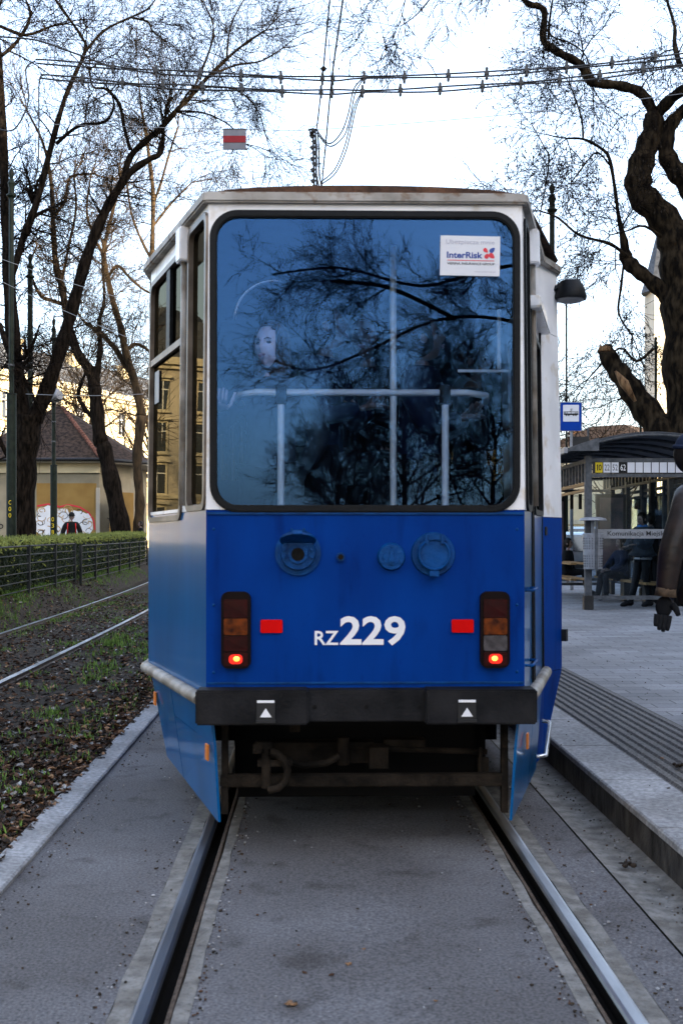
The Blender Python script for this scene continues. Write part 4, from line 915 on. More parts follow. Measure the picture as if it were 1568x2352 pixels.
c1 = [(82, 140), (260, 155), (370, 165), (560, 174), (750, 180), (835, 178), (1110, 170), (1300, 156), (1568, 128), (1750, 105), (1950, 70)]
c2 = [(94, 175), (260, 190), (380, 198), (560, 206), (740, 211), (835, 210), (1000, 205), (1190, 192), (1370, 176), (1568, 150), (1750, 128), (1950, 95)]
cl1 = [(260, 155), (360, 164), (460, 169), (554, 173), (645, 178), (740, 181), (764, 181), (836, 178), (928, 177), (1029, 173), (1117, 169), (1208, 162), (1300, 155), (1404, 144), (1503, 131)]
cl2 = [(190, 183), (282, 191), (375, 197), (466, 202), (556, 206), (648, 210), (737, 211), (762, 211), (832, 210), (919, 207), (1010, 204), (1107, 198), (1195, 191), (1284, 184), (1376, 174), (1475, 161)]
span('span_cable', 'upper double black cable with clamps slung across the street', c1, 11.5, .0085, twin=.032, clamps=cl1)
span('span_cable', 'lower double black cable with clamps slung across the street', c2, 11.5, .0085, twin=.032, clamps=cl2)
span('span_cable', 'black cable from the span going down to the left edge', [(82, 140), (60, 160), (66, 230), (40, 290), (10, 300), (-30, 280)], 11.5, .008)
span('span_cable', 'black cable hanging straight down from the left end of the span', [(94, 175), (90, 200), (90, 300), (88, 370), (80, 420)], 11.5, .008)
span('span_cable', 'black cable crossing the left tree tops above the double span', [(-40, 78), (0, 84), (82, 92), (160, 118), (260, 155)], 11.5, .009)
span('contact_wire', 'thicker trolley wire running over the tram, right of the pair', [(792, -40), (787, 0), (762, 180), (748, 330), (739, 425), (735, 500)], 0, .0075, ds=[8.2, 8.5, 9.9, 11.6, 12.9, 14], cat='wire')
span('contact_wire', 'left trolley wire of the pair ending at the riser tip', [(760, -40), (757, 0), (745, 130), (736, 220), (727, 296)], 0, .0065, ds=[8.2, 8.5, 9.4, 10.3, 11.3], cat='wire')
span('contact_wire', 'thin slack wire between the two trolley wires', [(755, 90), (757, 130), (760, 180), (762, 211)], 0, .0035, ds=[9, 9.4, 9.9, 10.2], cat='wire')
for k, (pts, lb) in enumerate([
    ([(835, 178), (812, 205), (800, 260), (783, 305), (755, 330), (728, 300)], 'shortest drooping feeder loop from the span to the riser'),
    ([(835, 180), (815, 215), (805, 265), (790, 312), (757, 336), (727, 305)], 'second drooping feeder loop from the span to the riser'),
    ([(832, 210), (815, 240), (803, 290), (790, 340), (768, 390), (738, 417)], 'long drooping feeder loop reaching down near the tram roof'),
    ([(833, 211), (818, 245), (806, 300), (793, 350), (770, 398), (740, 422)], 'longest drooping feeder loop reaching the foot of the riser')]):
    span('feeder_cable', lb, pts, 11.5, .007, group='drooping feeder cables')
A = MB(); q = at(743, 158, 9.6); root = thing('wire_insulator', 'small round brown insulator on the left trolley wire', 'insulator', tuple(q)); A.sphere(q, .022, 12, 8); A.cyl(q - Vector((.03, 0, 0)), q + Vector((.03, 0, 0)), .006, 8); A.build('insulator_body', mud, root, world=True, smooth=True)
A = MB(); q = at(755, 53, 8.8); root = thing('wire_clamp', 'small hooked clamp near the top of the left trolley wire', 'clamp', tuple(q)); A.tube([q + Vector((.02 * math.cos(a), 0, .03 * math.sin(a))) for a in np.linspace(0, 5.5, 12)], .004, 6); A.build('hook', cable, root, world=True)
# feeder riser: thin lattice with twisted cables
root = thing('feeder_riser', 'thin upright lattice riser wrapped in twisted cables above the tram roof', 'riser', tuple(at(722, 600, 11.3)))
A = MB(); a0, a1 = at(724, 620, 11.3), at(719, 300, 11.3)
A.tube([a0, a1], .010, 6); A.tube([at(732, 620, 11.3), at(724, 300, 11.3)], .009, 6)
for k in range(26): 
    t = k / 25; p = a0.lerp(a1, t); A.box(p + Vector((.008 * (1 if k % 2 else -1), 0, 0)), (.045, .03, .030), 0, Matrix.Rotation(.6 if k % 2 else -.5, 4, 'Y'))
A.build('lattice', darkmetal, root, world=True)
A = MB(); A.tube([at(708, 299, 11.3), at(716, 297, 11.3), at(728, 298, 11.3)], .010, 6); A.box(at(716, 308, 11.3), (.045, .04, .045)); A.build('top_bracket', mud, root, world=True)
for dx in (0, 5):
    A = MB(); A.tube([at(724 + dx, 298, 11.28), at(727 + dx, 340, 11.28), at(726 + dx * 1.4, 400, 11.28), at(735 + dx, 440, 11.28), at(740 + dx, 520, 11.28)], .008, 6); A.build('riser_cable', cable, root, world=True, smooth=True)
# pale thin wire with hanging section board
span('signal_wire', 'very thin pale wire carrying the red and grey board', [(100, 285), (400, 294), (565, 297), (740, 297), (1180, 262), (1568, 215)], 16, .0045, m=wire_pale, cat='wire')
root = thing('hanging_board', 'small grey board with a red stripe hanging from the thin wire', 'sign', tuple(at(539, 344, 16)))
q = at(539, 320, 16); A = MB(); A.box(q, (.325, .012, .295)); A.build('board', M('board_grey', (.24, .25, .30), .7), root, world=True)
A = MB(); A.box(q + Vector((0, -.009, .0)), (.325, .005, .095)); A.build('stripe', M('board_red', (.32, .02, .03), .6), root, world=True)
A = MB(); A.box(q + Vector((0, -.009, .145)), (.325, .005, .01)); A.box(q + Vector((0, -.009, -.145)), (.325, .005, .01)); A.build('board_edge', darkmetal, root, world=True)
for k, (a, b, lb) in enumerate([((-10, 640), (330, 790), 'thin wire crossing low behind the left trees'), ((-10, 590), (330, 700), 'thin wire crossing higher behind the left trees'), ((60, 905), (330, 905), 'thin level wire near the loudspeaker pole')]):
    span('guy_wire', lb, [a, ((a[0] + b[0]) / 2, (a[1] + b[1]) / 2 + 4), b], 24, .006, m=wire_pale, group='thin wires among left trees', cat='wire')

# ------------------------------------------------------------------ buildings
def window_set(parent, n_, m_, xs, zs, ww, wh, y=0, trimm=stone_trim, glassm=None):
    first = None
    for z in zs:
        for x in xs:
            if first is None:
                B = MB(); t = .12 * ww
                B.ring(rr(0, 0, ww, wh, .02, 1), rr(0, 0, ww + 2 * t, wh + 2 * t, .02, 1), lambda a, b, c: (a, -.10 + c, b), .10); B.box((0, -.14, wh / 2 + t * 1.8), (ww + 4 * t, .26, t * 1.1)); B.box((0, -.12, -wh / 2 - t * 1.2), (ww + 3 * t, .2, t * .8))
                fr = B.build('window', trimm, parent); B = MB(); B.box((0, -.012, 0), (ww, .02, wh)); g = B.build('pane', winglass, fr)
                B = MB(); B.box((0, -.04, 0), (.07, .04, wh)); B.box((0, -.04, wh * .2), (ww, .04, .07)); s_ = B.build('sash', letter_w, fr); first = fr
            else: fr = copy_tree(first, parent)
            fr.location = (x, y, z)
def building(name, label, x, y, ang, L, D_, H, wallm, roofm, cols, floors, ww, wh, base=1.2, roof_h=3.5, chim=4, z0=.4, trimm=stone_trim):
    root = thing(name, label, 'building', (x, y, z0), ang)
    B = MB(); B.box((L / 2, D_ / 2, H / 2), (L, D_, H)); B.build('wall', wallm, root)
    B = MB(); B.box((L / 2, D_ / 2, H + .25), (L + 1.0, D_ + 1.0, .5)); B.box((L / 2, D_ / 2, H - .15), (L + .5, D_ + .5, .28)); B.box((L / 2, D_ / 2, H * .32), (L + .3, D_ + .3, .3)); B.build('cornice', trimm, root)
    B = MB(); B.add([(-.3, -.3, H + .5), (L + .3, -.3, H + .5), (L + .3, D_ + .3, H + .5), (-.3, D_ + .3, H + .5), (1.5, D_ * .35, H + .5 + roof_h), (L - 1.5, D_ * .35, H + .5 + roof_h), (L - 1.5, D_ * .65, H + .5 + roof_h), (1.5, D_ * .65, H + .5 + roof_h)], [(0, 1, 5, 4), (1, 2, 6, 5), (2, 3, 7, 6), (3, 0, 4, 7), (4, 5, 6, 7)]); rf = B.build('roof', roofm, root)
    for k in range(chim):
        B = MB(); xx = L * (k + .6) / chim; hc_ = roof_h + .7; B.box((xx, D_ * .28, H + hc_ / 2), (1.4, .8, hc_)); B.box((xx, D_ * .28, H + hc_ + .12), (1.6, 1.0, .25)); B.build('chimney', wallm, rf)
    zs = [base + wh / 2 + .4 + k * (H - base - .6) / floors for k in range(floors)]; xs = [L * (k + .5) / cols for k in range(cols)]
    window_set(root, cols, floors, xs, zs, ww, wh, 0, trimm); return root
a22 = R(90 - 22)
building('apartment_building', 'sunlit cream building with stone cornice and chimneys behind the kiosk', -37.5, 70, a22, 62, 14, 14.6, cream, slate, 18, 4, 1.2, 2.1, chim=7)
building('apartment_building', 'pale sunlit building at the left picture edge with rounded gable', -50, 66, R(14), 20, 12, 13.5, cream2, slate, 6, 4, 1.2, 2.0, chim=2)
# kiosk
def kiosk():
    d = 50; x0, x1 = (-60 - 784) / FP * d, (228 - 784) / FP * d; xc = (300 - 784) / FP * (d + 1.6); z0 = .45; ze = 4.93
    root = thing('park_pavilion', 'low ochre pavilion with mossy tiled hip roof and graffiti behind the hedge', 'pavilion', (x1, d, z0))
    foot = [(x0, d), (x1, d), (xc, d + 1.7), (xc, d + 6), (x0, d + 6)]
    B = MB(); B.prism(foot, lambda a, b, t: (a, b, z0 + t), ze - z0); B.build('wall', kiosk_w, root, world=True)
    B = MB(); B.box((x0 + 2.0, d - .06, ze - .32), (2 * (x1 - x0 - 2.0), .12, .5)) if False else B.box(((x0 + x1) / 2, d - .06, ze - .30), (x1 - x0 + .1, .14, .45)); B.build('frieze', cream, root, world=True)
    pa, pb = (85 - 784) / FP * d, (222 - 784) / FP * d
    B = MB(); B.box(((pa + pb) / 2, d - .012, (z0 + 3.95) / 2), (pb - pa, .02, 3.95 - z0)); B.build('wall_panel', ochre, root, world=True)
    B = MB(); B.box((pb + .08, d - .05, 2.1), (.16, .1, 3.3)); B.build('pilaster', cream2, root, world=True)
    ang = math.atan2(1.7, xc - x1); B = MB(); mx = Matrix.Translation((x1, d, 0)) @ Matrix.Rotation(ang, 4, 'Z'); B.box((1.0, -.02, 2.0), (1.5, .03, 3.1), 0, mx); B.build('wall_panel', ochre, root, world=True)
    # graffiti: white bubble shapes with brown scribbles and a red outline
    G = MB(); rg = random.Random(3); gz0, gz1 = 1.3, 2.75; PX = 1.2; DZ = .36
    y1_ = d - .026
    def blob(cx, cz, rx, rz, mi, y_, n=18):
        G.add([(cx + rx * math.cos(6.283 * k / n) * (1 + .12 * math.sin(3 * k)), y_, cz + rz * math.sin(6.283 * k / n) * (1 + .1 * math.cos(2 * k + cx))) for k in range(n)], [tuple(range(n))], mi)
    def stroke(pts, w_, mi, y_):
        for (a, b), (c, e) in zip(pts[:-1], pts[1:]):
            dx, dz = c - a, e - b; l = math.hypot(dx, dz) or 1; nx, nz = -dz / l * w_, dx / l * w_; G.add([(a + nx, y_, b + nz), (a - nx, y_, b - nz), (c - nx, y_, e - nz), (c + nx, y_, e + nz)], [(0, 1, 2, 3)], mi)
    for k, (cx, rx) in enumerate(((pa + .42, .50), (pa + 1.10, .46), (pa + 1.75, .44), (pa + 2.12, .36))):
        blob(cx, 2.25 - .05 * k, rx, .72 - .05 * k, 0, y1_ - .001 * k)
    top = [(pa + .03, 2.94), (pa + .5, 3.03), (pa + .85, 2.98), (pa + 1.0, 2.9), (pa + 1.4, 3.0), (pa + 1.9, 2.9), (pa + 2.3, 2.65), (pb - .12, 2.35), (pb - .06, 1.9)]
    stroke(top, .035, 2, y1_ - .006)
    for _ in range(46):
        cx = rg.uniform(pa + .1, pb - .25); cz = rg.uniform(1.7, 2.85); r = rg.uniform(.07, .22); a0 = rg.uniform(0, 6.28); stroke([(cx + r * math.cos(a0 + t), cz + r * .8 * math.sin(a0 + t)) for t in np.linspace(0, rg.uniform(2, 4.6), 8)], rg.uniform(.008, .022), rg.choice((1, 1, 1, 3)), y1_ - .008)
    for _ in range(9):
        cx = rg.uniform(x0 + .3, pa - .3); cz = rg.uniform(1.3, 2.3); r = rg.uniform(.08, .22); a0 = rg.uniform(0, 6.28); stroke([(cx + r * math.cos(a0 + t), cz + r * .9 * math.sin(a0 + t)) for t in np.linspace(0, 4, 8)], .022, 3, y1_ - .004)
    G.build('graffiti', [letter_w, M('spray_brown', (.42, .26, .10), .8), letter_r, letter_k], root, world=True, fix=False)
    rg = random.Random(9)
    for _ in range(10):
        G = MB(); cx = rg.uniform(.5, 1.5); cz = rg.uniform(1.9, 2.6); pts = [(cx + rg.uniform(-.12, .12), cz + rg.uniform(-.15, .15)) for _ in range(5)]
        for (a, b), (c, e) in zip(pts[:-1], pts[1:]): G.tube([mx @ Vector((a, -.045, b)), mx @ Vector((c, -.045, e))], .014, 4)
        G.build('graffiti', coat_n, root, world=True)
    # roof
    ev = [(x0 - .5, d - .75), (x1 + .25, d - .75), (xc + .75, d + 1.3), (xc + .75, d + 6.6), (x0 - .5, d + 6.6)]; ridge0 = (x0 + 3.0, d + 2.8, 7.7); ridge1 = ((140 - 784) / FP * (d + 2.5), d + 2.8, 7.65)
    B = MB(); vs_ = [(a, b, ze + .02) for a, b in ev] + [ridge0, ridge1]; B.add(vs_, [(0, 1, 6, 5), (1, 2, 6), (2, 3, 6), (3, 4, 5, 6), (4, 0, 5), (0, 4, 3, 2, 1)]); rf = B.build('roof', tile_roof, root, world=True)
    B = MB(); rg = random.Random(4)
    for a_, b_ in (((x1 + .25, d - .75, ze + .06), ridge1),):
        a_, b_ = Vector(a_), Vector(b_)
        for k in range(24): B.tube([a_.lerp(b_, k / 24), a_.lerp(b_, (k + .9) / 24)], [.10, .085], 7)
    B.build('ridge_tiles', tile_ridge, rf, world=True, smooth='auto')
    B = MB(); B.tube([(a, b, ze + .02) for a, b in ev[:4]], .075, 8); B.build('roof_gutter', darkmetal, rf, world=True)
    B = MB(); B.prism([(a * 1, b + .12) for a, b in ev[:4]] + [(x0 - .5, d + 6.6)], lambda a, b, t: (a, b, ze - .10 + t), .10); B.build('soffit', cream2, root, world=True)
kiosk()
# buildings on the right beyond the stop
building('brick_building', 'brown brick building seen through the shelter glass beside the tram', 15.5, 84, R(-2), 13, 10, 6.9, brick_m, tile_roof, 6, 2, 1.1, 1.8, chim=3, z0=.5, roof_h=1.4)
building('apartment_building', 'sunlit yellow building seen through the shelter glass', 20.5, 74, R(52), 16, 8, 6.8, cream, tile_roof, 6, 2, 1.0, 2.0, chim=2, z0=.5, roof_h=1.5)
root = thing('church_tower', 'pale sunlit tower with a pointed roof partly hidden by the plane tree trunk', 'tower', tuple(at(1530, 1240, 120)))
B = MB(); q = at(1530, 1240, 120); B.box((q.x, 122, 14), (2.6, 4, 28)); B.build('wall', cream2, root, world=True)
B = MB(); B.tube([(q.x, 122, 28), (q.x, 122, 29), (q.x, 122, 36)], [2.2, 1.9, .1], 8); B.build('spire', slate, root, world=True)
# the tall row of houses on the right that keeps the stop in shade (out of the picture, mirrored in glass)
building('apartment_building', 'long five storey house row right of the platform shading the tram stop', 25, 44, R(-90), 108, 12, 21, cream2, slate, 24, 4, 1.3, 2.3, chim=8, z0=.5)

building('apartment_building', 'cream corner house far ahead hidden behind the tram', -12, 128, 0, 35, 12, 13, cream2, slate, 10, 4, 1.2, 2.1, chim=4)
auto_tree(2, 96, .3, 13, 51, 'bare street tree far ahead hidden behind the tram', lvl=2)
auto_tree(10, 104, .4, 12, 52, 'second bare street tree far ahead hidden behind the tram', lvl=2)
building('apartment_building', 'unseen house row left of the tracks behind the viewer, added to block low sky light', -23, -75, R(90), 72, 12, 18, cream2, slate, 16, 4, 1.3, 2.3, chim=4, z0=.4)  # added out of view to cut low sky light under the tram
# ------------------------------------------------------------------ people
def skin_geo(nodes, edges, sub=2):
    names = list(nodes); me = bpy.data.meshes.new('sk'); me.from_pydata([nodes[n][0] for n in names], [(names.index(a), names.index(b)) for a, b in edges], [])
    o = bpy.data.objects.new('sk', me); col.objects.link(o); o.modifiers.new('s', 'SKIN'); s = o.modifiers.new('b', 'SUBSURF'); s.levels = sub; s.render_levels = sub
    for i, n in enumerate(names):
        r = nodes[n][1]; r = r if isinstance(r, tuple) else (r, r); me.skin_vertices[0].data[i].radius = r
        me.skin_vertices[0].data[i].use_root = (i == 0)
    dg = bpy.context.evaluated_depsgraph_get(); dg.update(); m2 = bpy.data.meshes.new_from_object(o.evaluated_get(dg))
    vs = [v.co.copy() for v in m2.vertices]; fs = [tuple(p.vertices) for p in m2.polygons]; bpy.data.objects.remove(o); bpy.data.meshes.remove(me); bpy.data.meshes.remove(m2); return vs, fs
def head_geo(mb, c, rz, tilt=0, mi=0, s=1.0):
    """shaped head facing -Y, eyes brows and lips included; c is the centre of the head"""
    mx = Matrix.Translation(c) @ Matrix.Rotation(rz, 4, 'Z') @ Matrix.Rotation(tilt, 4, 'X') @ Matrix.Scale(s, 4)
    t = MB(); t.sphere((0, 0, 0), 1, 32, 24); vs = []
    for x, y, z in t.v:
        X = x * .079; Y = y * .098; Z = z * .118
        if z < 0: X *= 1 - .34 * (-z) ** 1.5; Y = Y * (1 - .12 * -z) + (-.006 * -z)
        if y < 0:
            fr = max(0, -y); Y *= 1 - .10 * fr
            nz = math.exp(-(x / .17) ** 2) * math.exp(-((z + .16) / .17) ** 2); br = math.exp(-(x / .11) ** 2) * math.exp(-((z - .10) / .2) ** 2)
            Y -= .028 * nz * fr + .008 * br * fr
            for ex in (-.42, .42): Y += .020 * math.exp(-((x - ex) / .22) ** 2) * math.exp(-((z - .09) / .14) ** 2) * fr
            Y -= .007 * math.exp(-(x / .35) ** 2) * math.exp(-((z + .50) / .10) ** 2) * fr; Y -= .010 * math.exp(-(x / .3) ** 2) * math.exp(-((z + .86) / .14) ** 2)
            Y -= .005 * math.exp(-((z - .27) / .1) ** 2) * math.exp(-(x / .6) ** 4) * fr
        vs.append((X, Y, Z))
    mb.add(vs, t.f, mi, mx)
    for sx in (-1, 1):
        e = MB(); e.sphere((sx * .031, -.0715, .010), (.0155, .009, .0075), 10, 8); mb.add(e.v, e.f, 2, mx)
        e = MB(); e.tube([(sx * .014, -.088, .027), (sx * .032, -.085, .032), (sx * .050, -.072, .026)], [.0024, .0032, .0014], 6); mb.add(e.v, e.f, 3, mx)
        e = MB(); e.sphere((sx * .078, .010, -.004), (.010, .022, .032), 10, 8); mb.add(e.v, e.f, mi, mx)
    e = MB(); e.sphere((0, -.090, -.056), (.024, .007, .006), 12, 6); e.sphere((0, -.089, -.065), (.018, .007, .006), 12, 6); mb.add(e.v, e.f, 4, mx)
    return mx
def hand_geo(mb, p, dirv, side, curl=.5, mi=0, s=1.0, fat=1.0):
    """palm and five separate fingers; dirv: pointing direction, side: towards the thumb"""
    d = Vector(dirv).normalized(); t = Vector(side); t = (t - d * t.dot(d)).normalized(); n = d.cross(t); p = Vector(p)
    rot = Matrix((t, n, d)).transposed().to_4x4()
    mb.sphere(p + d * .045 * s, (.040 * s, .016 * s, .052 * s), 12, 8, mi, rot)
    for k, (o, L) in enumerate(((.028, .072), (.010, .080), (-.009, .074), (-.027, .058))):
        q = p + d * .085 * s + t * o * s; pts = [q]; dd = d.copy(); rs = [.0095 * s * fat]
        for j in range(3): dd = (dd + n * curl * .55).normalized(); q = q + dd * L * s * (.42, .32, .26)[j]; pts.append(q); rs.append((.0088, .0078, .0058)[j] * s * fat)
        mb.tube(pts, rs, 8, mi)
    q = p + d * .03 * s + t * .034 * s; mb.tube([q, q + (d * .6 + t * .7 + n * curl * .4) * .03 * s, q + (d * .8 + t * .65 + n * curl) * .056 * s], [.012 * s * fat, .010 * s * fat, .007 * s * fat], 8, mi)
def person(label, loc, rz, H=1.75, top=coat_k, leg=coat_k, skn=skin, hairm=hair_d, hair='short', head_rz=0, head_tilt=0, arms=None, legs=None, hat=None, scarf=None, seated=False, group=None, glove=None, coat_len=.88, bulk=1.0, extra=None, curl=.35):
    k = H / 1.75; root = thing('person', label, 'person', loc, rz, group)
    A = dict(le=(.27, .0, 1.13), lw=(.28, -.06, .88), re=(-.27, .0, 1.13), rw=(-.28, -.06, .88))
    if arms: A.update(arms)
    G_ = dict(lh=(.09, 0, .93), lk=(.10, -.01, .5), la=(.10, .02, .09), rh=(-.09, 0, .93), rk=(-.10, -.01, .5), ra=(-.10, .02, .09)); dz = 0
    if legs: G_.update(legs)
    P = dict(pelvis=(0, 0, .97), spine=(0, 0, 1.15), chest=(0, 0, 1.34), neck=(0, -.005, 1.47), nk2=(0, -.015, 1.53), ls=(.17, 0, 1.405), rs=(-.17, 0, 1.405))
    P.update(A); P.update(G_); P['lt'] = (G_['la'][0] + .02, G_['la'][1] - .15, .035 + G_['la'][2] - .09); P['rt'] = (G_['ra'][0] - .02, G_['ra'][1] - .15, .035 + G_['ra'][2] - .09)
    S = lambda n: tuple(c * k for c in P[n])
    rad = dict(pelvis=(.13, .10), spine=(.12, .09), chest=(.15, .10), neck=.055, nk2=.05, ls=.06, rs=.06, le=.042, re=.042, lw=.028, rw=.028, lh=.085, rh=.085, lk=.055, rk=.055, la=.038, ra=.038, lt=.035, rt=.035)
    E = [('pelvis', 'spine'), ('spine', 'chest'), ('chest', 'neck'), ('neck', 'nk2'), ('chest', 'ls'), ('chest', 'rs'), ('ls', 'le'), ('le', 'lw'), ('rs', 're'), ('re', 'rw'), ('pelvis', 'lh'), ('pelvis', 'rh'), ('lh', 'lk'), ('lk', 'la'), ('rh', 'rk'), ('rk', 'ra'), ('la', 'lt'), ('ra', 'rt')]
    def sc(r, m): return tuple(x * m * k for x in r) if isinstance(r, tuple) else r * m * k
    vs, fs = skin_geo({n: (S(n), sc(rad[n], .85)) for n in rad}, E, 2)
    mb = MB(); mb.add(vs, fs, 0); hc = Vector((0, -.02, 1.635)) * k; mx = head_geo(mb, hc, head_rz, head_tilt, 0, k)
    for w_, e_, sd_ in (('lw', 'le', 1), ('rw', 're', -1)):
        dv = Vector(S(w_)) - Vector(S(e_)); hand_geo(mb, S(w_), dv, Vector((0, -1, .2)) if abs(dv.normalized().y) < .8 else Vector((-sd_, 0, 0)), curl, 1, k * (1.1 if glove else 1), 1.55 if glove else 1)
    mb.build('body', [skn, glove or skn, eye_m, hairm, lip_m], root, smooth=True)
    # clothing
    b = bulk * 1.12
    cn = dict(spine=rad['spine'], chest=rad['chest'], pelvis=rad['pelvis'], hem=(.135, .115), neck=.06, ls=.068, rs=.068, le=.052, re=.052, lw=.040, rw=.040); P['hem'] = (0, 0, coat_len)
    if seated: P['hem'] = (0, -.02, .93)
    vs, fs = skin_geo({n: (S(n), sc(cn[n], b)) for n in cn}, [('spine', 'chest'), ('chest', 'neck'), ('chest', 'ls'), ('chest', 'rs'), ('ls', 'le'), ('le', 'lw'), ('rs', 're'), ('re', 'rw'), ('spine', 'pelvis'), ('pelvis', 'hem')], 2)
    c = MB(); c.add(vs, fs); cr = c.build('coat', top, root, smooth=True)
    if extra: extra(cr, k)
    tn = dict(pelvis=(.12, .095), lh=.088, rh=.088, lk=.066, rk=.066, la=.055, ra=.055)
    vs, fs = skin_geo({n: (S(n), sc(tn[n], 1.12)) for n in tn}, [('pelvis', 'lh'), ('pelvis', 'rh'), ('lh', 'lk'), ('lk', 'la'), ('rh', 'rk'), ('rk', 'ra')], 2)
    c = MB(); c.add(vs, fs); c.build('trousers', leg, root, smooth=True)
    for a_, t_ in (('la', 'lt'), ('ra', 'rt')):
        c = MB(); q0, q1 = Vector(S(a_)), Vector(S(t_)); c.tube([q0 + Vector((0, .04, -.02)) * k, q0 + Vector((0, -.0, -.025)) * k, q0.lerp(q1, .55) + Vector((0, 0, -.0)), q1 + Vector((0, -.02, -.002)), q1 + Vector((0, -.07, -.008)) * k], [.042 * k, .058 * k, .05 * k, .046 * k, .022 * k], 12); c.build('shoe', coat_k, root, smooth=True)
    h = MB()
    if hair or hat:
        t = MB(); t.sphere((0, .012, .018), (.099 if hair == 'long' else .087, .106, .122), 24, 16); vs2 = []
        for x, y, z in t.v:
            if y < -.02 and z < (.07 if hat else .094 - 9 * x * x if hair == 'long' else .075): y = max(y, (-.030 if abs(x) < .058 else -.066) if hair == 'long' else -.045)
            if hair == 'long' and z < -.02 and y > -.03: z = z - .20 * min(1, (-z) / .08); x *= 1.15
            vs2.append((x, y, z))
        if not hat or hair == 'long': h.add(vs2, t.f, 0, mx)
        else: h.add([(x * .98, max(y, -.02), min(z, .05)) for x, y, z in vs2], t.f, 0, mx)
        h.build('hair', hairm, root, smooth=True)
    if hat:
        t = MB(); t.sphere((0, .006, .045), (.092, .112, .095), 24, 14); t.v = [(x, y, max(z, .028)) for x, y, z in t.v]; h = MB(); h.add(t.v, t.f, 0, mx); t = MB(); t.tube([(.091 * math.cos(a), .006 + .111 * math.sin(a), .038) for a in np.linspace(0, 6.283, 25)], .013, 6); h.add(t.v, t.f, 0, mx); h.build('hat', hat, root, smooth=True)
    if scarf:
        t = MB(); t.tube([(.075 * math.cos(a) * k, (-.01 + .07 * math.sin(a)) * k, (1.49 + .012 * math.sin(3 * a)) * k) for a in np.linspace(0, 6.283, 19)], .036 * k, 8); t.build('scarf', scarf, root, smooth=True)
    return root
TF = .85
# passengers (feet on the tram floor)
person('pale young woman with dark hair looking out of the left of the rear window', (-.36, 5.86, TF), R(-14), 1.71, coat_g, coat_k, skin_p, hair_w, 'long', head_rz=R(-14), arms=dict(le=(.25, .08, 1.15), lw=(.10, .17, .97), re=(-.25, -.14, 1.20), rw=(-.17, -.34, 1.27)), bulk=1.05, curl=1.3)
person('tall passenger in dark coat standing behind the young woman', (-.10, 6.35, TF), R(70), 1.92, coat_n, coat_k, skin, hair_d, 'short', arms=dict(le=(.24, -.08, 1.15), lw=(.08, -.22, 1.22), re=(-.24, -.08, 1.15), rw=(-.08, -.22, 1.20)), head_rz=R(20), head_tilt=R(-10))
person('passenger in a dark coat in the middle of the rear window', (.16, 6.75, TF), R(-30), 1.93, coat_k, coat_k, skin, hair_d, 'short', arms=dict(le=(.24, -.08, 1.15), lw=(.08, -.22, 1.22), re=(-.24, -.08, 1.15), rw=(-.08, -.22, 1.20)), head_rz=R(10))
person('bulky passenger in dark coat beside the grab pole', (.43, 6.2, TF), R(75), 1.82, coat_n, coat_k, skin, hair_d, 'short', arms=dict(le=(.24, -.08, 1.15), lw=(.08, -.22, 1.22), re=(-.24, -.08, 1.15), rw=(-.08, -.22, 1.20)), head_rz=R(15), head_tilt=R(-12), bulk=1.3)
person('passenger at the right of the rear window turned to the side', (.78, 6.9, TF), R(80), 1.80, coat_k, coat_k, skin, hair_b, 'short', arms=dict(le=(.24, -.08, 1.15), lw=(.08, -.22, 1.22), re=(-.24, -.08, 1.15), rw=(-.08, -.22, 1.20)), head_rz=R(0), bulk=1.1)
# man behind hedge
def backpack(cr, k):
    for sx in (-1, 1):
        c = MB(); c.tube([(sx * .10 * k, .05 * k, 1.47 * k), (sx * .115 * k, -.10 * k, 1.42 * k), (sx * .125 * k, -.135 * k, 1.28 * k), (sx * .12 * k, -.11 * k, 1.12 * k)], .016, 6); c.build('backpack_strap', red_c, cr, smooth=True)
    c = MB(); c.box((0, .2 * k, 1.25 * k), (.28, .16, .42)); c.build('backpack', coat_k, cr, bevel=.04)
person('man in black jacket and beanie with red backpack straps walking behind the hedge', ((165 - 784) / FP * 35.5, 35.5, .50), R(15), 1.80, coat_k, coat_k, skin, hair_d, 'short', head_tilt=R(12), hat=coat_k, bulk=1.3, extra=backpack)
person('person in dark clothes half hidden by the tram side and the hedge end', ((324 - 784) / FP * 49, 49, .55), R(-60), 1.7, coat_k, coat_k, skin, hair_d, 'short')
# woman by the shelter
def redstrip(cr, k):
    c = MB(); c.tube([(-.10 * k, -.10 * k, 1.44 * k), (-.13 * k, -.13 * k, 1.36 * k), (-.12 * k, -.13 * k, 1.27 * k)], .022, 6); c.tube([(.12 * k, .02 * k, 1.47 * k), (.0 * k, .09 * k, 1.50 * k), (-.1 * k, .04 * k, 1.48 * k)], .02, 6); c.build('red_trim', red_c, cr, smooth=True)
    c = MB(); c.tube([(.165 * math.cos(a) * k, .13 * math.sin(a) * k, .90 * k) for a in np.linspace(0, 6.283, 21)], .026 * k, 6); c.build('pale_hem', grey_light, cr, smooth=True)
person('person in grey blue jacket with blue scarf standing inside the tram shelter', ((1475 - 784) / FP * 21.6, 21.6, ZP), R(-65), 1.78, coat_g, coat_k, skin, hair_d, 'short', head_tilt=R(14), scarf=scarf_b, bulk=1.65, coat_len=.92, extra=redstrip,
       legs=dict(rk=(-.08, -.10, .5), ra=(-.10, -.20, .09), lk=(.08, .02, .5), la=(.10, .10, .09)), arms=dict(le=(.27, -.08, 1.16), lw=(.16, -.30, 1.16), re=(-.27, -.08, 1.16), rw=(-.12, -.30, 1.12)))
person('dark haired person in black standing farther back in the shelter', ((1494 - 784) / FP * 22.5, 22.5, ZP), R(160), 1.80, coat_k, coat_k, skin, hair_d, 'short', bulk=1.3)
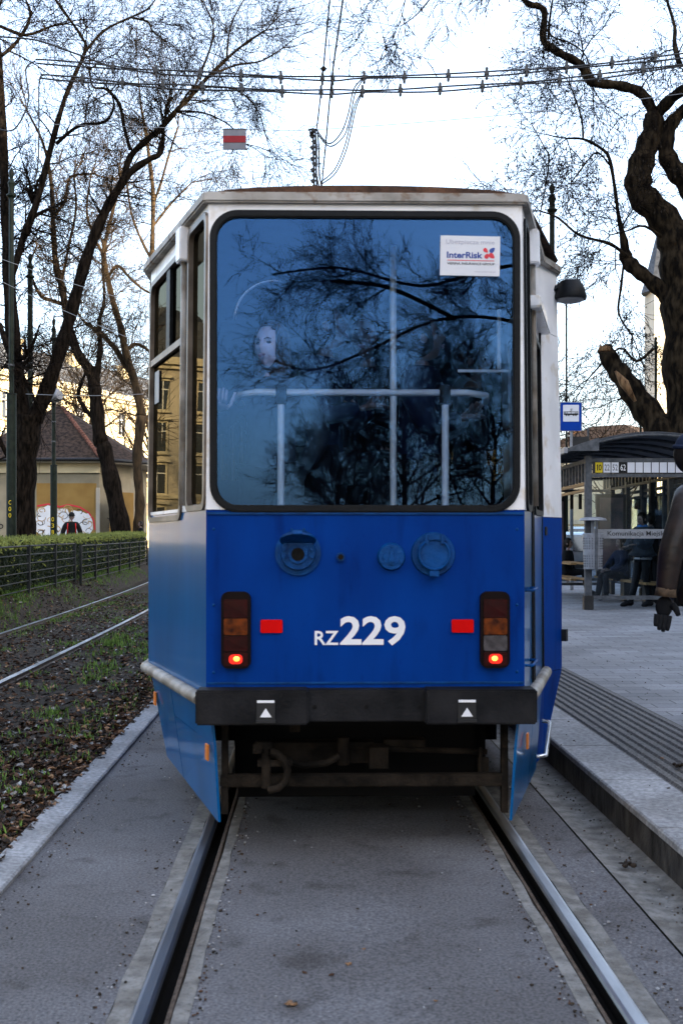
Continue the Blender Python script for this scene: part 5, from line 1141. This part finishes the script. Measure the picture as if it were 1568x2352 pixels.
seat_legs = dict(lh=(.09, -.02, .95), lk=(.10, -.44, .97), la=(.10, -.42, .54), rh=(-.09, -.02, .95), rk=(-.10, -.42, .97), ra=(-.10, -.50, .54))
person('person in black trousers and blue coat sitting on the shelter bench', ((1425 - 784) / FP * 23.4, 23.4, ZP - .40), R(-70), 1.72, coat_n, coat_k, skin, hair_b, 'short', seated=True, legs=seat_legs, arms=dict(le=(.25, -.14, 1.15), lw=(.10, -.34, 1.08), re=(-.25, -.14, 1.15), rw=(-.10, -.34, 1.08)), bulk=1.35)
person('dark figure sitting far back in the shelter beside the tram side', ((1303 - 784) / FP * 26.2, 26.2, ZP - .42), R(60), 1.72, coat_k, coat_k, skin, hair_d, 'short', seated=True, legs=seat_legs, bulk=1.2)
# man in the leather jacket at the right edge
def cuffs(cr, k):
    c = MB(); c.tube([(-.25 * k, .125 * k, .93 * k), (-.25 * k, .13 * k, .885 * k)], [.056, .062], 12); c.build('cuff', fur, cr, smooth=True)
person('man in dark brown leather jacket and navy cap cut off by the right picture edge', (2.04, 6.6, ZP), R(72), 1.88, leather, coat_k, skin, hair_d, 'short', hat=coat_n, bulk=1.2, glove=coat_k, coat_len=.80, extra=cuffs, head_tilt=R(8),
       arms=dict(re=(-.25, .10, 1.13), rw=(-.25, .13, .88), le=(.25, .02, 1.13), lw=(.26, -.05, .87)), legs=dict(rh=(-.09, -.04, .93), lh=(.09, -.04, .93), rk=(-.09, -.10, .5), ra=(-.1, -.12, .09), lk=(.1, -.12, .5), la=(.10, -.2, .09)))

# ------------------------------------------------------------------ tram shelter
def shelter():
    X0, X1, Y0, Y1 = 4.48, 6.35, 20.6, 27.0; root = thing('tram_shelter', 'grey metal and glass tram shelter with curved roof and line numbers 10 22 52 62', 'shelter', (X0, Y0, ZP))
    zt = 2.98
    for x, y in ((X0, Y0), (X1, Y0), (X0, 23.8), (X1, 23.8), (X0, Y1), (X1, Y1), (X1, 22.2), (X1, 25.4)):
        B = MB(); B.box((x, y, (ZP + zt) / 2), (.12, .12, zt - ZP)); B.build('post', grey_metal, root, world=True, bevel=.01)
        B = MB(); B.box((x, y, ZP + .13), (.17, .17, .26)); B.build('post_foot', darkmetal, root, world=True, bevel=.01)
    # end frame (towards the viewer)
    for y in (Y0, Y1):
        for z, h in ((2.90, .07), (2.62, .06), (.40, .07)):
            B = MB(); B.box(((X0 + X1) / 2, y - .005, z), (X1 - X0, .07, h)); B.build('crossbar', grey_metal, root, world=True)
        B = MB(); B.box(((X0 + X1) / 2, y, 1.50), (X1 - X0 - .14, .012, 2.1)); B.build('glass_panel', shelter_glass, root, world=True)
    B = MB(); B.box(((X0 + X1) / 2, Y0 - .009, 1.56), (X1 - X0 - .14, .004, .17)); fb = B.build('frosted_band', grey_light, root, world=True)
    B = MB(); put_text(B, 'Komunikacja Miejska w Krakowie', X0 + .35, X0 + 2.1, 1.50, 1.61, lambda a, b: (a, Y0 - .0135, b), off=.01); B.build('band_lettering', darkmetal, fb, world=True)
    B = MB(); B.tube([(6.12 + .1 * math.cos(a) * .45, Y0 - .012, 1.12 + .17 * math.sin(a)) for a in np.linspace(0, 6.283, 25)], .014, 6); B.build('ring_symbol', grey_light, fb, world=True)
    # line numbers
    B = MB(); B.box(((X0 + X1) / 2, Y0 - .01, 2.765), (X1 - X0 - .16, .03, .22)); B.build('line_board', darkmetal, root, world=True)
    for i in range(12):
        x = X0 + .19 + i * .146; B = MB(); B.box((x, Y0 - .031, 2.765), (.128, .01, .185)); nb = B.build('number_tile', (letter_y if i == 0 else letter_k if i == 3 else sticker_m), root, world=True)
        if i < 4:
            B = MB()
            if i == 0: B.box((x - .026, Y0 - .0375, 2.765), (.018, .002, .11)); B.box((x - .036, Y0 - .0375, 2.805), (.014, .002, .016)); put_text(B, '0', x - .006, x + .048, 2.71, 2.82, lambda a, b: (a, Y0 - .0375, b), off=.02)
            else: put_text(B, ('10', '22', '52', '62')[i], x - .046, x + .046, 2.71, 2.82, lambda a, b: (a, Y0 - .0375, b), off=.0)
            B.build('number', letter_w if i == 3 else letter_k, nb, world=True)
    # sides
    for x in (X0, X1):
        for z, h in ((2.90, .07), (2.48, .06), (2.36, .05)):
            B = MB(); B.box((x, (Y0 + Y1) / 2, z), (.06, Y1 - Y0, h)); B.build('crossbar', grey_metal if z > 2.8 or x == X1 else wood_and_lit_bar, root, world=True)  # lower front crossbars take the wood colour as painted warm light
        n = 22
        for k in range(n):
            y = Y0 + (Y1 - Y0) * (k + .5) / n; B = MB(); B.box((x - (.12 if x == X1 else 0), y, 2.80 if x == X1 else 2.7), (.05, .10 if x == X1 else .06, .30 if x == X1 else .36)); B.build('slat', darkmetal if x == X1 else grey_metal, root, world=True)
    B = MB(); B.box((X1, (Y0 + Y1) / 2, 1.4), (.012, Y1 - Y0, 1.9)); B.build('glass_panel', shelter_glass, root, world=True)
    for y in (21.4, 22.7, 24.6, 26.0):
        B = MB(); B.box((X1 - .14, y, 1.45), (.09, .16, 2.5)); B.build('post', darkmetal, root, world=True, bevel=.01)
    B = MB(); B.box((X1 - .14, (Y0 + Y1) / 2, 2.62), (.08, Y1 - Y0 - .4, .05)); B.build('crossbar', darkmetal, root, world=True)
    # rear slats row seen through end glass
    for k in range(9):
        x = X0 + .2 + k * .2; B = MB(); B.box((x, Y1 - .02, 2.36), (.075, .04, .36)); B.build('slat', darkmetal, root, world=True)
    # roof: curved sheet across, ribs
    sec = []; n = 14
    for i in range(n + 1):
        t = i / n; x = X0 - .5 + (X1 - X0 + 1.1) * t; z = 2.93 + .46 * math.sin(math.pi * (t * .74 + .10)); sec.append((x, z))
    B = MB(); ya, yb = Y0 - .35, Y1 + .4; vs_ = [(x, ya, z) for x, z in sec] + [(x, yb, z) for x, z in sec] + [(x, ya, z - .03) for x, z in sec] + [(x, yb, z - .03) for x, z in sec]; m = n + 1; fs_ = []
    for i in range(n): fs_ += [(i, i + 1, m + i + 1, m + i), (2 * m + i, 3 * m + i, 3 * m + i + 1, 2 * m + i + 1), (i, 2 * m + i, 2 * m + i + 1, i + 1), (m + i, m + i + 1, 3 * m + i + 1, 3 * m + i)]
    B.add(vs_, fs_); B.build('roof', roof_sheet, root, world=True, smooth='auto')
    for k in range(8):
        y = Y0 - .33 + (Y1 - Y0 + .6) * k / 7; B = MB(); B.tube([(x, y, z - .055) for x, z in sec], .03, 6); B.build('roof_rib', grey_metal, root, world=True, smooth=True)
    B = MB(); B.box((X0 - .48, (Y0 + Y1) / 2, sec[0][1] - .02), (.06, Y1 - Y0 + .8, .10)); B.box((X1 + .58, (Y0 + Y1) / 2, sec[-1][1] - .02), (.06, Y1 - Y0 + .8, .10)); B.build('roof_gutter', grey_light, root, world=True)
    B = MB(); B.add([(X0 - .5, Y0 - .36, sec[0][1] - .03), (X0 + .12, Y0 - .36, sec[0][1] - .03), (X0 + .12, Y0 - .36, sec[3][1] + .02), (X0 - .45, Y0 - .36, sec[0][1] + .02)], [(0, 1, 2, 3)]); B.build('corner_plate', grey_metal, root, world=True)
    # posters, bench
    for x, y, lb in ((5.75, 24.2, 0), (4.95, 26.6, 1)):
        B = MB(); B.box((x, y, 1.55), (.62, .10, 1.75)); pn = B.build('poster_frame', darkmetal, root, world=True); B = MB(); B.box((x, y - .055, 1.6), (.50, .01, 1.5)); B.build('poster', poster_m, pn, world=True)
    for z, y in ((.62, 0), (.95, 0)):
        for s_ in (-.1, .05): B = MB(); B.box((X0 + .55 + s_ * 2, 24.9, z), (.12, 2.6, .04)); B.build('bench_slat', wood_and_lit_bar, root, world=True)
    B = MB(); B.box((X1 - .45, 23.5, .62), (.35, 4.4, .05)); B.build('bench_slat', wood_and_lit_bar, root, world=True)
    for y in (21.8, 23.5, 25.2): B = MB(); B.box((X1 - .5, y, .4), (.06, .3, .44)); B.build('bench_leg', darkmetal, root, world=True)
shelter()
# litter bin on the shelter post
root = thing('litter_bin', 'grey perforated litter bin hung on the front shelter post', 'bin', (4.48, 20.3, ZP + .6)); B = MB()
cx, cy = 4.52, 20.38; B.tube([(cx, cy, .92), (cx, cy, .93), (cx, cy, 1.56), (cx, cy, 1.57)], [.15, .165, .185, .175], 18); 
for a in range(-80, 90, 16):
    for z in np.arange(.98, 1.5, .045):
        if 1.19 < z < 1.29: continue
        r = .168 + (z - .93) * .03; t = R(a); c_ = Vector((cx + r * math.sin(t), cy - r * math.cos(t), z)); B.box(c_, (.010, .008, .022), 1, Matrix.Rotation(t, 4, 'Z'))
body = B.build('bin_body', [bin_m, darkmetal], root, world=True, smooth='auto')
B = MB(); B.tube([(cx, cy, 1.80), (cx, cy, 1.84), (cx, cy, 1.86)], [.25, .22, .12], 18); B.box((cx, cy + .0, 1.69), (.05, .06, .28)); B.build('bin_lid', grey_light, root, world=True, smooth='auto')
B = MB(); B.box((cx + .02, cy - .195, 1.35), (.045, .02, .9)); B.build('bin_strap', grey_metal, root, world=True)
# tram stop sign
d = 28.5; q = at(1310, 957, d); root = thing('tram_stop_sign', 'blue tram stop sign with a white panel and tram pictogram', 'sign', (q.x, d, ZP))
B = MB(); B.box((q.x, d, q.z), (.555, .02, .735)); B.build('board_edge', grey_light, root, world=True, bevel=.006)
B = MB(); B.prism(rr(q.x, q.z, .525, .705, .03, 4), lambda a, b, t: (a, d - .016 + t, b), .005); B.build('board', sign_blue, root, world=True)
B = MB(); B.prism(rr(q.x, q.z + .085, .40, .42, .01, 3), lambda a, b, t: (a, d - .021 + t, b), .004); B.build('white_panel', sticker_m, root, world=True)
B = MB(); zz = q.z + .06; yy = d - .026
B.box((q.x, yy, zz + .0), (.36, .004, .035)); B.box((q.x, yy, zz + .06), (.36, .004, .012)); B.box((q.x - .172, yy, zz + .03), (.014, .004, .07)); B.box((q.x + .172, yy, zz + .03), (.014, .004, .07))
for dx in (-.14, -.10, -.0, .10, .14): B.box((q.x + dx, yy, zz + .035), (.010, .004, .05))
for dx in (-.12, -.06, .06, .12): B.cyl((q.x + dx, yy + .002, zz - .028), (q.x + dx, yy - .002, zz - .028), .018, 10)
B.tube([(q.x - .03, yy, zz + .07), (q.x + .03, yy, zz + .10), (q.x - .02, yy, zz + .13), (q.x + .04, yy, zz + .13)], .005, 5); B.build('tram_pictogram', letter_k, root, world=True)
B = MB(); B.cyl((q.x + .02, d + .04, ZP), (q.x + .02, d + .04, q.z + .3), .035, 12); B.build('sign_pole', grey_light, root, world=True)
root = thing('information_column', 'dark framed information box on legs under the stop sign', 'information box', (q.x + .35, d + .3, ZP)); B = MB(); B.box((q.x + .3, d + .3, 3.7), (.42, .1, .75)); B.build('box', darkmetal, root, world=True); B = MB(); B.cyl((q.x + .1, d + .3, ZP), (q.x + .1, d + .3, 4.3), .025, 8); B.cyl((q.x + .5, d + .3, ZP), (q.x + .5, d + .3, 4.3), .025, 8); B.build('leg', grey_metal, root, world=True)
# no-parking sign seen through the shelter
qx = (1443 - 784) / FP * 31; root = thing('traffic_sign', 'round blue and red sign over a blue arrow plate behind the shelter', 'sign', (qx, 31, .4))
B = MB(); B.cyl((qx, 30.97, 2.35), (qx, 31, 2.35), .20, 24); B.build('disc', red_c, root, world=True); B = MB(); B.cyl((qx, 30.955, 2.35), (qx, 30.965, 2.35), .14, 24); B.build('disc_centre', sign_blue, root, world=True)
B = MB(); B.box((qx, 30.97, 1.85), (.26, .02, .55)); B.build('plate', M('plate_blue', (.05, .22, .55), .5), root, world=True); B = MB(); B.cyl((qx, 31.04, .3), (qx, 31.04, 2.6), .03, 8); B.build('sign_pole', grey_metal, root, world=True)

# ------------------------------------------------------------------ cars
def car(label, x, y, z, rz, m, van=False):
    root = thing('parked_car', label, 'car', (x, y, z), rz, 'cars beyond the tram stop')
    L, W, H = (4.6, 1.85, 1.95) if van else (4.2, 1.75, 1.45); hb = .55 * H
    prof = [(-L / 2, .30), (-L / 2 + .02, hb), (-L / 2 + .25, H * .93), (-L / 2 + .7, H), (.5, H), (1.25, hb + .05), (L / 2 - .1, hb - .15), (L / 2, .45), (L / 2 - .1, .25)]   # tail at -L/2
    B = MB(); B.prism(prof, lambda a, b, t: ((t - W / 2) * (1 - .12 * max(0, b - hb) / (H - hb)), a, b), W); B.build('body', m, root, smooth='auto', bevel=.04)
    B = MB(); B.prism([(-W / 2 + .22, hb + .06), (W / 2 - .22, hb + .06), (W / 2 - .30, H * .9), (-W / 2 + .30, H * .9)], lambda a, b, t: (a, -L / 2 - .012 + .24 * max(0, (b - hb)) / (H * .93 - hb) + t, b), .01); B.build('rear_window', winglass, root)
    for s_ in (-1, 1):
        B = MB(); B.prism([(-L / 2 + .45, hb + .05), (.95, hb + .05), (.42, H * .93), (-L / 2 + .6, H * .93)], lambda a, b, t: (s_ * (W / 2 + .006 - t) * (1 - .12 * max(0, b - hb) / (H - hb)), a, b), .01); B.build('side_window', winglass, root)
        B = MB(); B.box((s_ * (W / 2 - .13), -L / 2 - .01, hb + .05), (.2, .06, .32 if van else .16)); B.build('tail_light', tail_lit, root, bevel=.01)
        B = MB(); B.box((s_ * (W / 2 - .25), L / 2 - .06, .62), (.3, .06, .14)); B.build('headlight', lens_clear, root)
        for yy in (-L / 2 + .8, L / 2 - .8):
            B = MB(); B.cyl((s_ * (W / 2 - .18), yy, .31), (s_ * (W / 2 + .01), yy, .31), .31, 20); wh_ = B.build('wheel', tyre, root, smooth='auto'); B = MB(); B.cyl((s_ * (W / 2), yy, .31), (s_ * (W / 2 + .02), yy, .31), .19, 14); B.build('rim', grey_light, wh_)
    B = MB(); B.box((0, -L / 2 - .03, .45), (W - .1, .12, .2)); B.build('bumper', darkmetal, root, bevel=.03); B = MB(); B.box((0, -L / 2 - .02, .78 if not van else .8), (.5, .02, .11)); B.build('number_plate', letter_w, root)
car('white van with lit red tail lights behind the shelter glass', 9.7, 37, .45, R(8), car_w, True)
car('silver car with red tail lights between bin and tram side', 7.2, 36.5, .25, R(12), car_s)
car('dark car behind the shelter post', 9.0, 44, .5, R(10), car_d)
car('white car farther along the road behind the poster frame', 12.5, 47, .5, R(14), car_w)
car('dark blue car parked at the right behind the bench', 12.4, 40, .5, R(80), car_d)
